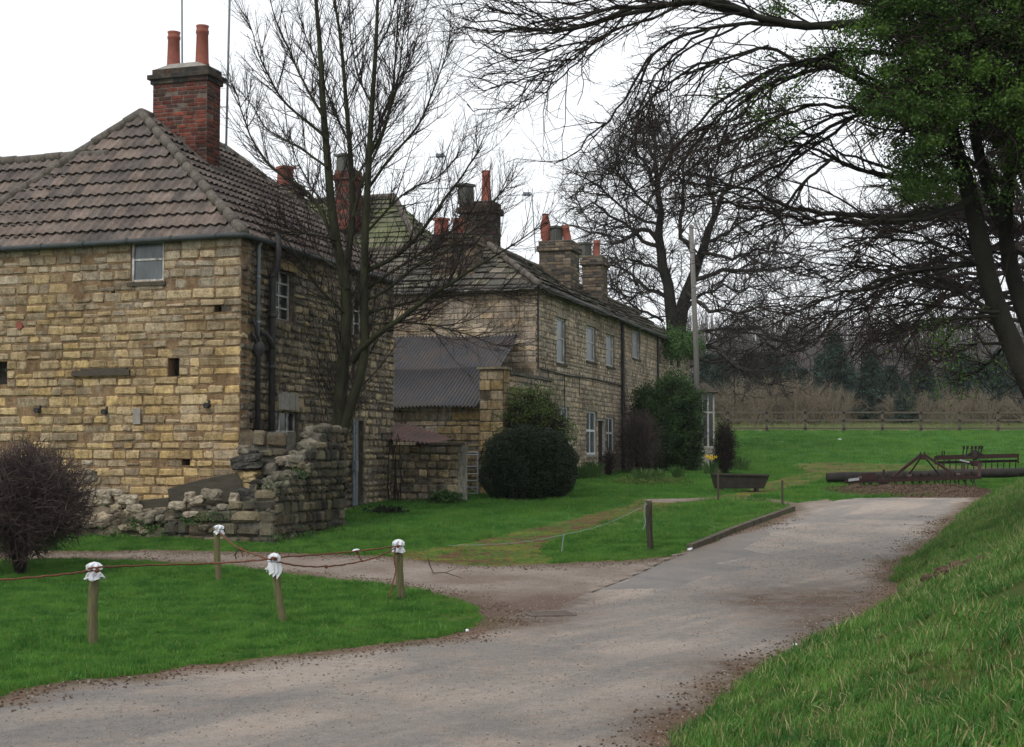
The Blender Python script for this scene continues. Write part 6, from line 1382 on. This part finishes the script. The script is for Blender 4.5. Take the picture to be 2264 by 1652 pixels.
sg = [(947,1238),(950,1258),(958,1270),(985,1274),(1023,1281)]; P = [gp(*p)+Vector((0,0,.03+.04*(i % 2))) for i, p in enumerate(sg)]; mb = MB(); mb.tube(P, [.008,.008,.009,.008,.004], 5); mb.tube([P[3], P[3]+Vector((.18,.2,.06))], [.006,.003], 5); obj('fallen_twig', mb, MT['twig'], None, 'thin fallen twig lying on the gravel track', 'twig')
for (px, py, s_, m_, lb, nm) in ((1526,1219,.05,'plastic','crumpled white paper on the kerb end','paper_scrap'),(1857,974,.09,'plastic','small white scrap lying far out on the meadow','paper_scrap'),(1758,1430,.03,'plastic','tiny white paper chip in the lane','paper_scrap'),(2088,1428,.06,'flower','yellow wrapper caught in the bank grass','wrapper'),(1033,1397,.03,'plastic','white chip at the lawn edge','paper_scrap')):
    p = gp(px, py); mb = MB(); rock(mb, (p.x, p.y, p.z+s_*.6+(.05 if nm == 'wrapper' else 0)), s_, s_*.7, s_*.5, None, 2, rough=.5); obj(nm, mb, MT[m_], None, lb, 'litter')
# bank: dark earth clump
p = gp0(2105, 1290); k_ = 0
r = ray(2105, 1282); y = 8
while EYE+r.z*y/r.y > G(r.x*y/r.y, y): y += .05
pc = Vector((r.x*y/r.y, y, G(r.x*y/r.y, y))); mb = MB()
for _ in range(90): rr_ = random.uniform(.04,.09); rock(mb, ((gx_ := pc.x+random.gauss(0,.13)), (gy_ := pc.y+random.gauss(0,.16)), G(gx_, gy_)+random.uniform(.03,.14)), rr_, rr_, rr_*.7, None, 1)
obj('earth_clods', mb, MT['soil'], None, 'dark clods of turned earth on the grassy bank', 'earth', kind='stuff')
# ================================================================== TROUGH
q = gp(1637, 1087); YT = q.y; TG = thing('metal_trough', 'old rusty tapered feed trough standing on the grass', 'trough', (q.x, YT, q.z))
x0, x1 = at(1573,1050,YT).x, at(1698,1050,YT).x; xb0, xb1 = at(1581,1080,YT).x, at(1687,1080,YT).x; zt2 = at(1635,1047,YT).z; zt3 = at(1690,1049,YT).z; zb2 = q.z+.10
def T(x, y, z): return (x, y, z)
o_b = [T(xb0,YT-.18,zb2),T(xb1,YT-.18,zb2),T(xb1,YT+.18,zb2),T(xb0,YT+.18,zb2)]; o_t = [T(x0,YT-.3,zt2),T(x1,YT-.3,zt3),T(x1,YT+.3,zt3),T(x0,YT+.3,zt2)]
i_t = [T(x0+.04,YT-.27,zt2),T(x1-.04,YT-.27,zt3),T(x1-.04,YT+.27,zt3),T(x0+.04,YT+.27,zt2)]; i_b = [T(xb0+.04,YT-.15,zb2+.04),T(xb1-.04,YT-.15,zb2+.04),T(xb1-.04,YT+.15,zb2+.04),T(xb0+.04,YT+.15,zb2+.04)]
mb = MB(); fs = [(3,2,1,0)]
for lo, hi in ((0,4),(4,8),(8,12)):
    for k in range(4): fs.append((lo+k, lo+(k+1) % 4, hi+(k+1) % 4, hi+k))
fs.append((12,13,14,15)); mb.add(o_b+o_t+i_t+i_b, fs); obj('tub', mb, MT['trough'], TG)
for x in (xb0+.2, xb1-.2):
    mb = MB(); mb.box((x, YT, q.z-.04), .09, .34, .15); obj('foot', mb, MT['trough'], TG)
mb = MB(); mb.bar((x0, YT-.315, zt2-.02), (x1, YT-.315, zt3-.02), .02, .05); obj('rim', mb, MT['trough'], TG)
# ================================================================== DAFFODILS & BED PLANTS
def clump(nl, nf, h):
    mbL = MB(); mbF = MB()
    for i in range(nl):
        a = random.uniform(0,6.28); r0_ = random.uniform(0,.12); x, y = r0_*math.cos(a), r0_*math.sin(a); hh_ = h*random.uniform(.7,1.1); ox, oy = math.cos(a)*.12, math.sin(a)*.12; w_ = .011
        mbL.add([(x-w_,y,0),(x+w_,y,0),(x+ox*.4+w_,y+oy*.4,hh_*.65),(x+ox*.4-w_,y+oy*.4,hh_*.65),(x+ox,y+oy,hh_)], [(0,1,2,3),(3,2,4)])
    for i in range(nf):
        a = random.uniform(0,6.28); x, y = .13*math.cos(a)*random.random(), .13*math.sin(a)*random.random(); z = h*random.uniform(.95,1.2)
        mbF.tube([(x,y-.03,z),(x,y-.055,z)], [.018,.024], 7, False)
        for k in range(6): b_ = k*1.047; mbF.add([(x,y-.03,z),(x+math.cos(b_-.4)*.03,y-.03,z+math.sin(b_-.4)*.03),(x+math.cos(b_)*.055,y-.035,z+math.sin(b_)*.055),(x+math.cos(b_+.4)*.03,y-.03,z+math.sin(b_+.4)*.03)], [(0,1,2,3)])
    return mbL, mbF
def dclump(label, nl, nf, h):
    t = bpy.data.objects.new('daffodil_clump', None); COL.objects.link(t); tag(t, label, 'daffodils', 'daffodil clumps in the garden bed'); a, b_ = clump(nl, nf, h)
    for nm, m_, mt in (('leaves', a, 'gbush'), ('flowers', b_, 'flower')):
        if not m_.v: continue
        o = bpy.data.objects.new(nm, m_.mesh(nm)); o.data.materials.append(MT[mt]); COL.objects.link(o); o.parent = t
    return t
DL = [(1600,1040,44.5,26,'yellow daffodils flowering just above the trough'),(1290,1060,0,4,'strappy green daffodil leaves beside the clipped hedge'),(1312,1058,0,3,'daffodil leaves under the tall ground floor window'),(1420,1068,0,5,'daffodil leaves at the left of the garden bed'),(1500,1058,0,5,'daffodil leaves at the foot of the green bush'),(1572,1050,0,6,'small yellow daffodils right of the tall pole'),(1640,1042,0,3,'green leaf clump behind the trough'),(1455,1066,0,8,'daffodil leaves in the middle of the garden bed'),(1278,1062,0,2,'leaf clump touching the right side of the clipped hedge')]
d0 = dclump(DL[0][4], 46, 6, .42); d1 = dclump(DL[1][4], 60, 0, .36)
for i, (px, py, Y, nf, lb) in enumerate(DL):
    o = d0 if i == 0 else (d1 if i == 1 else dup(d0 if i in (5,) else d1, label=lb)); p = gp(px, py); sc_ = .95 if i == 0 else random.uniform(1.2,1.8); o.location = p; o.scale = (sc_*1.3,sc_,sc_); o.rotation_euler = (0,0,random.uniform(-.5,.5))
# creeping yellow-green ground cover in bed
pts = np.array([[*(lambda p: (p.x, p.y, p.z+random.uniform(.01,.10)))(gp(random.gauss(1440,34), random.uniform(1062,1074)))] for _ in range(1500)]); V, Q = leafquads(np.concatenate([pts+rng.normal(size=pts.shape)*.05 for _ in range(5)]), .02, .045)
o = bpy.data.objects.new('ground_cover', npmesh('ground_cover', V, Q)); o.data.materials.append(MT['yshrub']); COL.objects.link(o); tag(o, 'low yellow-green creeping plants in the garden bed', 'plants', kind='stuff')
# ================================================================== LOG, HARROWS, LITTER HEAP
a = gp(1829, 1068); b_ = gp(2330, 1066); YL = 46.5; l0 = at(1829, 1056, YL); l1 = at(2400, 1040, YL+.6); mb = MB(); n = 16
mb.tube([l0.lerp(l1, i/n)+Vector((0,0,.01*math.sin(i))) for i in range(n+1)], [.15+.012*math.sin(i*1.9) for i in range(n+1)], 14)
MT['log'] = simple('dark_log', (.035,.03,.026), (.012,.011,.010), 4, .85, .7, 20, .02); obj('log', mb, MT['log'], None, 'long dark log lying behind the rusty harrow', 'log', smooth=True)
YH = 43.6
h1 = thing('harrow', 'rusty red spring tine harrow with raised A frame beside the lane', 'harrow', tuple(gp(2010, 1085)))
def hb(mb, a, b_, w_, h_=None): mb.bar(at(*a), at(*b_), w_, h_)
def mkpart(nm, root, m, *bars):
    mb = MB()
    for q in bars: hb(mb, *q)
    return obj(nm, mb, MT[m], root)
mkpart('front_beam', h1, 'rust', ((1868,1066,YH),(2169,1056,YH),.10,.09)); mkpart('rear_beam', h1, 'rust', ((1880,1058,YH+1.3),(2160,1049,YH+1.3),.09,.08)); mkpart('middle_beam', h1, 'rustdark', ((1874,1062,YH+.65),(2165,1053,YH+.65),.08,.08))
mkpart('cross_member', h1, 'rust', ((1900,1063,YH-.05),(1905,1057,YH+1.4),.12,.14)); mkpart('cross_member', h1, 'rust', ((2010,1058,YH-.05),(2012,1052,YH+1.4),.12,.12)); mkpart('cross_member', h1, 'rust', ((2120,1055,YH-.05),(2118,1050,YH+1.4),.12,.12))
mkpart('a_frame', h1, 'rust', ((1973,1056,YH),(2037,1005,YH+.3),.07,.08), ((2107,1048,YH),(2043,1005,YH+.3),.07,.08), ((2008,1052,YH+1.2),(2040,1006,YH+.35),.035), ((2075,1048,YH+1.2),(2041,1006,YH+.35),.035))
mkpart('hitch', h1, 'rust', ((2034,1012,YH+.3),(2046,1012,YH+.3),.16,.12), ((2036,1010,YH+.25),(2035,999,YH+.25),.035), ((2043,1010,YH+.25),(2044,999,YH+.25),.035))
mkpart('side_plate', h1, 'rust', ((1906,1055,YH-.02),(1935,1053,YH-.02),.10,.22)); mkpart('pale_plate', h1, 'metalgate', ((1876,1062,YH-.07),(1899,1059,YH-.07),.03,.08)); mkpart('depth_lever', h1, 'rust', ((1954,1056,YH+.1),(1954,1038,YH+.1),.06,.05)); mkpart('linkage_arm', h1, 'rust', ((2122,1018,YH+1.2),(2150,1025,YH+1.2),.07,.09), ((2150,1025,YH+1.2),(2168,1026,YH+.9),.12,.16), ((2166,1026,YH+.6),(2165,1056,YH+.2),.10,.10), ((2132,1024,YH+1),(2130,1052,YH+.8),.06)); mkpart('pale_plate', h1, 'metalgate', ((2122,1017,YH+1.12),(2143,1022,YH+1.12),.03,.05))
for row__, (dy, x0_, x1_, nt_) in enumerate(((0,1876,2155,17),(.65,1884,2150,15),(1.3,1888,2148,15))):
    for i in range(nt_):
        px = x0_+(x1_-x0_)*i/(nt_-1)+random.uniform(-2,2); f = (px-1868)/300; py = 1066-10*f-row__*3.5; p = at(px, py, YH+dy); gz_ = G(p.x, p.y)+(.08 if f > .2 else .0); zt4 = p.z
        mb = MB(); mb.tube([(p.x,p.y,zt4+.08),(p.x,p.y,zt4-.05),(p.x,p.y+.10,zt4-.55*(zt4-gz_)),(p.x,p.y-.03,gz_+.10),(p.x,p.y-.13,gz_)], [.016,.02,.018,.016,.012], 5); mb.box((p.x, p.y, zt4+.03), .05, .05, .07); obj('tine', mb, MT['rustdark'], h1)
mb = MB(); w0 = at(1948, 1072, YH+.4)
for i in range(18): a0 = i*.349; a1 = a0+.349; mb.bar((w0.x+.05, w0.y+.2*math.cos(a0), w0.z+.2*math.sin(a0)), (w0.x+.05, w0.y+.2*math.cos(a1), w0.z+.2*math.sin(a1)), .12, .05)
obj('wheel', mb, MT['rustdark'], h1)
YG = 51.0; h2 = thing('harrow', 'second rusty harrow with six upright levers behind the log', 'harrow', tuple(gp(2160, 1048)))
mkpart('front_beam', h2, 'rust', ((2066,1014,YG),(2252,1009,YG),.09,.10)); mkpart('lower_beam', h2, 'rustdark', ((2066,1023,YG+.1),(2252,1019,YG+.1),.09,.09)); mkpart('rear_beam', h2, 'rust', ((2070,1010,YG+1.2),(2250,1006,YG+1.2),.09,.10))
mkpart('end_plate', h2, 'rust', ((2251,1014,YG-.05),(2251,1014,YG+1.3),.06,.34)); mkpart('end_plate', h2, 'rust', ((2068,1018,YG-.05),(2068,1018,YG+1.3),.06,.30)); mkpart('a_frame', h2, 'rustdark', ((2128,1014,YG),(2155,998,YG+.2),.08,.07), ((2185,1012,YG),(2157,998,YG+.2),.08,.07), ((2080,1030,YG-.3),(2098,1018,YG),.03), ((2155,998,YG+.2),(2156,1014,YG),.16))
for (xa, xb) in ((2128,2131),(2135,2139),(2145,2149),(2155,2157),(2161,2165),(2167,2171)): mkpart('lever', h2, 'rustdark', ((xa,1014,YG+.3),(xb,985+random.uniform(0,7),YG+.3),.035), ((xb-.3,993,YG+.3),(xb+.2,986,YG+.3),.07))
mkpart('lever', h2, 'rustdark', ((2083,1016,YG),(2083,997,YG),.035)); mkpart('lever', h2, 'rustdark', ((2088,1016,YG),(2088,997,YG),.035))
for i in range(14):
    px = 2074+i*13.2; p = at(px, 1022, YG+random.choice([0,.6])); gz_ = G(p.x, p.y); mb = MB(); mb.tube([(p.x,p.y,p.z+.1),(p.x,p.y,p.z-.1),(p.x,p.y+.06,(p.z+gz_)/2),(p.x,p.y-.05,gz_+.03)], [.018,.02,.018,.022], 5); obj('tine', mb, MT['rustdark'], h2)
p = at(2131, 1033, 49.5); mb = MB(); rock(mb, (p.x, p.y, G(p.x,p.y)+.12), .22, .12, .12, None, 2); obj('fertiliser_sack', mb, MT['plastic'], None, 'small white sack lying behind the log by the harrow', 'sack', smooth=True)
# leaf litter heap
mb = MB(); nx, ny = 70, 26; hc0 = gp(1868, 1098); hc1 = gp(2180, 1096)
X0, X1, Y0_, Y1_ = hc0.x-.1, hc1.x+1.0, 39.4, 44.6
def hz(x, y):
    fx = (x-X0)/(X1-X0); fy = (y-Y0_)/(Y1_-Y0_); e = max(0, min(1, fx*5))*max(0, min(1, (1-fx)*4))*max(0, min(1, fy*3.0-max(0,.35-fx)*2.2))*max(0, min(1, (1-fy)*4)); return G(x, y)-.03+.20*e**.7*(.55+.45*fx)+.07*e*noise.noise(Vector((x*2,y*2,0)))+.05*e*noise.noise(Vector((x*6,y*6,0)))
for j in range(ny+1):
    for i in range(nx+1): x = X0+(X1-X0)*i/nx; y = Y0_+(Y1_-Y0_)*j/ny; mb.v.append((x, y, hz(x, y))); mb.c.append((1,1,1))
for j in range(ny):
    for i in range(nx): q = j*(nx+1)+i; mb.f.append((q, q+1, q+nx+2, q+nx+1))
for _ in range(7500):
    x = random.uniform(X0+.05, X1-.3); y = random.uniform(Y0_, Y1_-.6); z = hz(x, y); 
    if z < G(x,y)+.0 and random.random() < .7: continue
    a_ = random.uniform(0,6.28); l_ = random.uniform(.02,.06); dx, dy, dz = math.cos(a_)*l_, math.sin(a_)*l_, random.uniform(-.3,.6)*l_; w_ = .02
    mb.add([(x,y,z+.01),(x+dx*.5-dy*.3,y+dy*.5+dx*.3,z+.03+dz*.5),(x+dx,y+dy,z+.015+dz),(x+dx*.5+dy*.3,y+dy*.5-dx*.3,z+.015+dz*.5)], [(0,1,2,3)])
obj('litter_heap', mb, MT['litter'], None, 'low heap of brown dead leaves and dung in front of the harrow', 'heap', kind='stuff')
# ================================================================== HAZE
hb_ = MB(); hb_.hexa([(x, y, z) for z in (-3.5, 34) for x, y in ((-170,-38),(260,-38),(260,430),(-170,430))])
hm = bpy.data.materials.new('air'); hm.use_nodes = True; hn = hm.node_tree; hn.nodes.clear(); hv = hn.nodes.new('ShaderNodeVolumePrincipled'); ho = hn.nodes.new('ShaderNodeOutputMaterial'); hn.links.new(hv.outputs[0], ho.inputs['Volume'])
hv.inputs['Color'].default_value = (.86,.90,.95,1); hv.inputs['Density'].default_value = .0002; hv.inputs['Anisotropy'].default_value = .2
obj('haze', hb_, hm, None, 'faint pale haze over the far plantation', 'haze', kind='stuff')
# ================================================================== LIGHT, SKY, CAMERA
w = bpy.data.worlds.new("World"); S.world = w; w.use_nodes = True; nt = w.node_tree; nt.nodes.clear()
sk = nt.nodes.new('ShaderNodeTexSky'); sk.sky_type = 'NISHITA'; sk.sun_disc = False; sk.sun_elevation = R(48); sk.sun_rotation = R(215); sk.air_density = 1; sk.dust_density = 4; sk.ozone_density = 1
hs = nt.nodes.new('ShaderNodeHueSaturation'); hs.inputs['Saturation'].default_value = .25; nt.links.new(sk.outputs[0], hs.inputs['Color'])
mx = nt.nodes.new('ShaderNodeMix'); mx.data_type = 'RGBA'; mx.inputs[0].default_value = .8; mx.inputs[7].default_value = (11.5, 11.9, 12.3, 1); nt.links.new(hs.outputs[0], mx.inputs[6])
bg = nt.nodes.new('ShaderNodeBackground'); bg.inputs['Strength'].default_value = .108; nt.links.new(mx.outputs[2], bg.inputs[0])
ow = nt.nodes.new('ShaderNodeOutputWorld'); nt.links.new(bg.outputs[0], ow.inputs[0])
sl = bpy.data.lights.new('sun', 'SUN'); sl.energy = 1.5; sl.angle = R(11); sl.color = (1, .96, .9); so = bpy.data.objects.new('sun', sl); COL.objects.link(so)
sd = Vector((math.sin(R(215))*math.cos(R(48)), math.cos(R(215))*math.cos(R(48)), math.sin(R(48))))
so.rotation_euler = sd.to_track_quat('Z', 'Y').to_euler(); so.location = (-20, -20, 40)
cam = bpy.data.cameras.new('camera'); co = bpy.data.objects.new('camera', cam); COL.objects.link(co); S.camera = co
co.location = (0, 0, EYE); co.rotation_euler = (R(90)+TILT, 0, 0); cam.sensor_width = 36; cam.sensor_fit = 'HORIZONTAL'; cam.lens = 36*F/2264; cam.clip_end = 3000; cam.clip_start = .05
S.view_settings.view_transform = 'Standard'; S.view_settings.look = 'None'; S.view_settings.exposure = 0.03; S.view_settings.gamma = 1
S.cycles.max_bounces = 6; S.cycles.diffuse_bounces = 3; S.cycles.transparent_max_bounces = 8
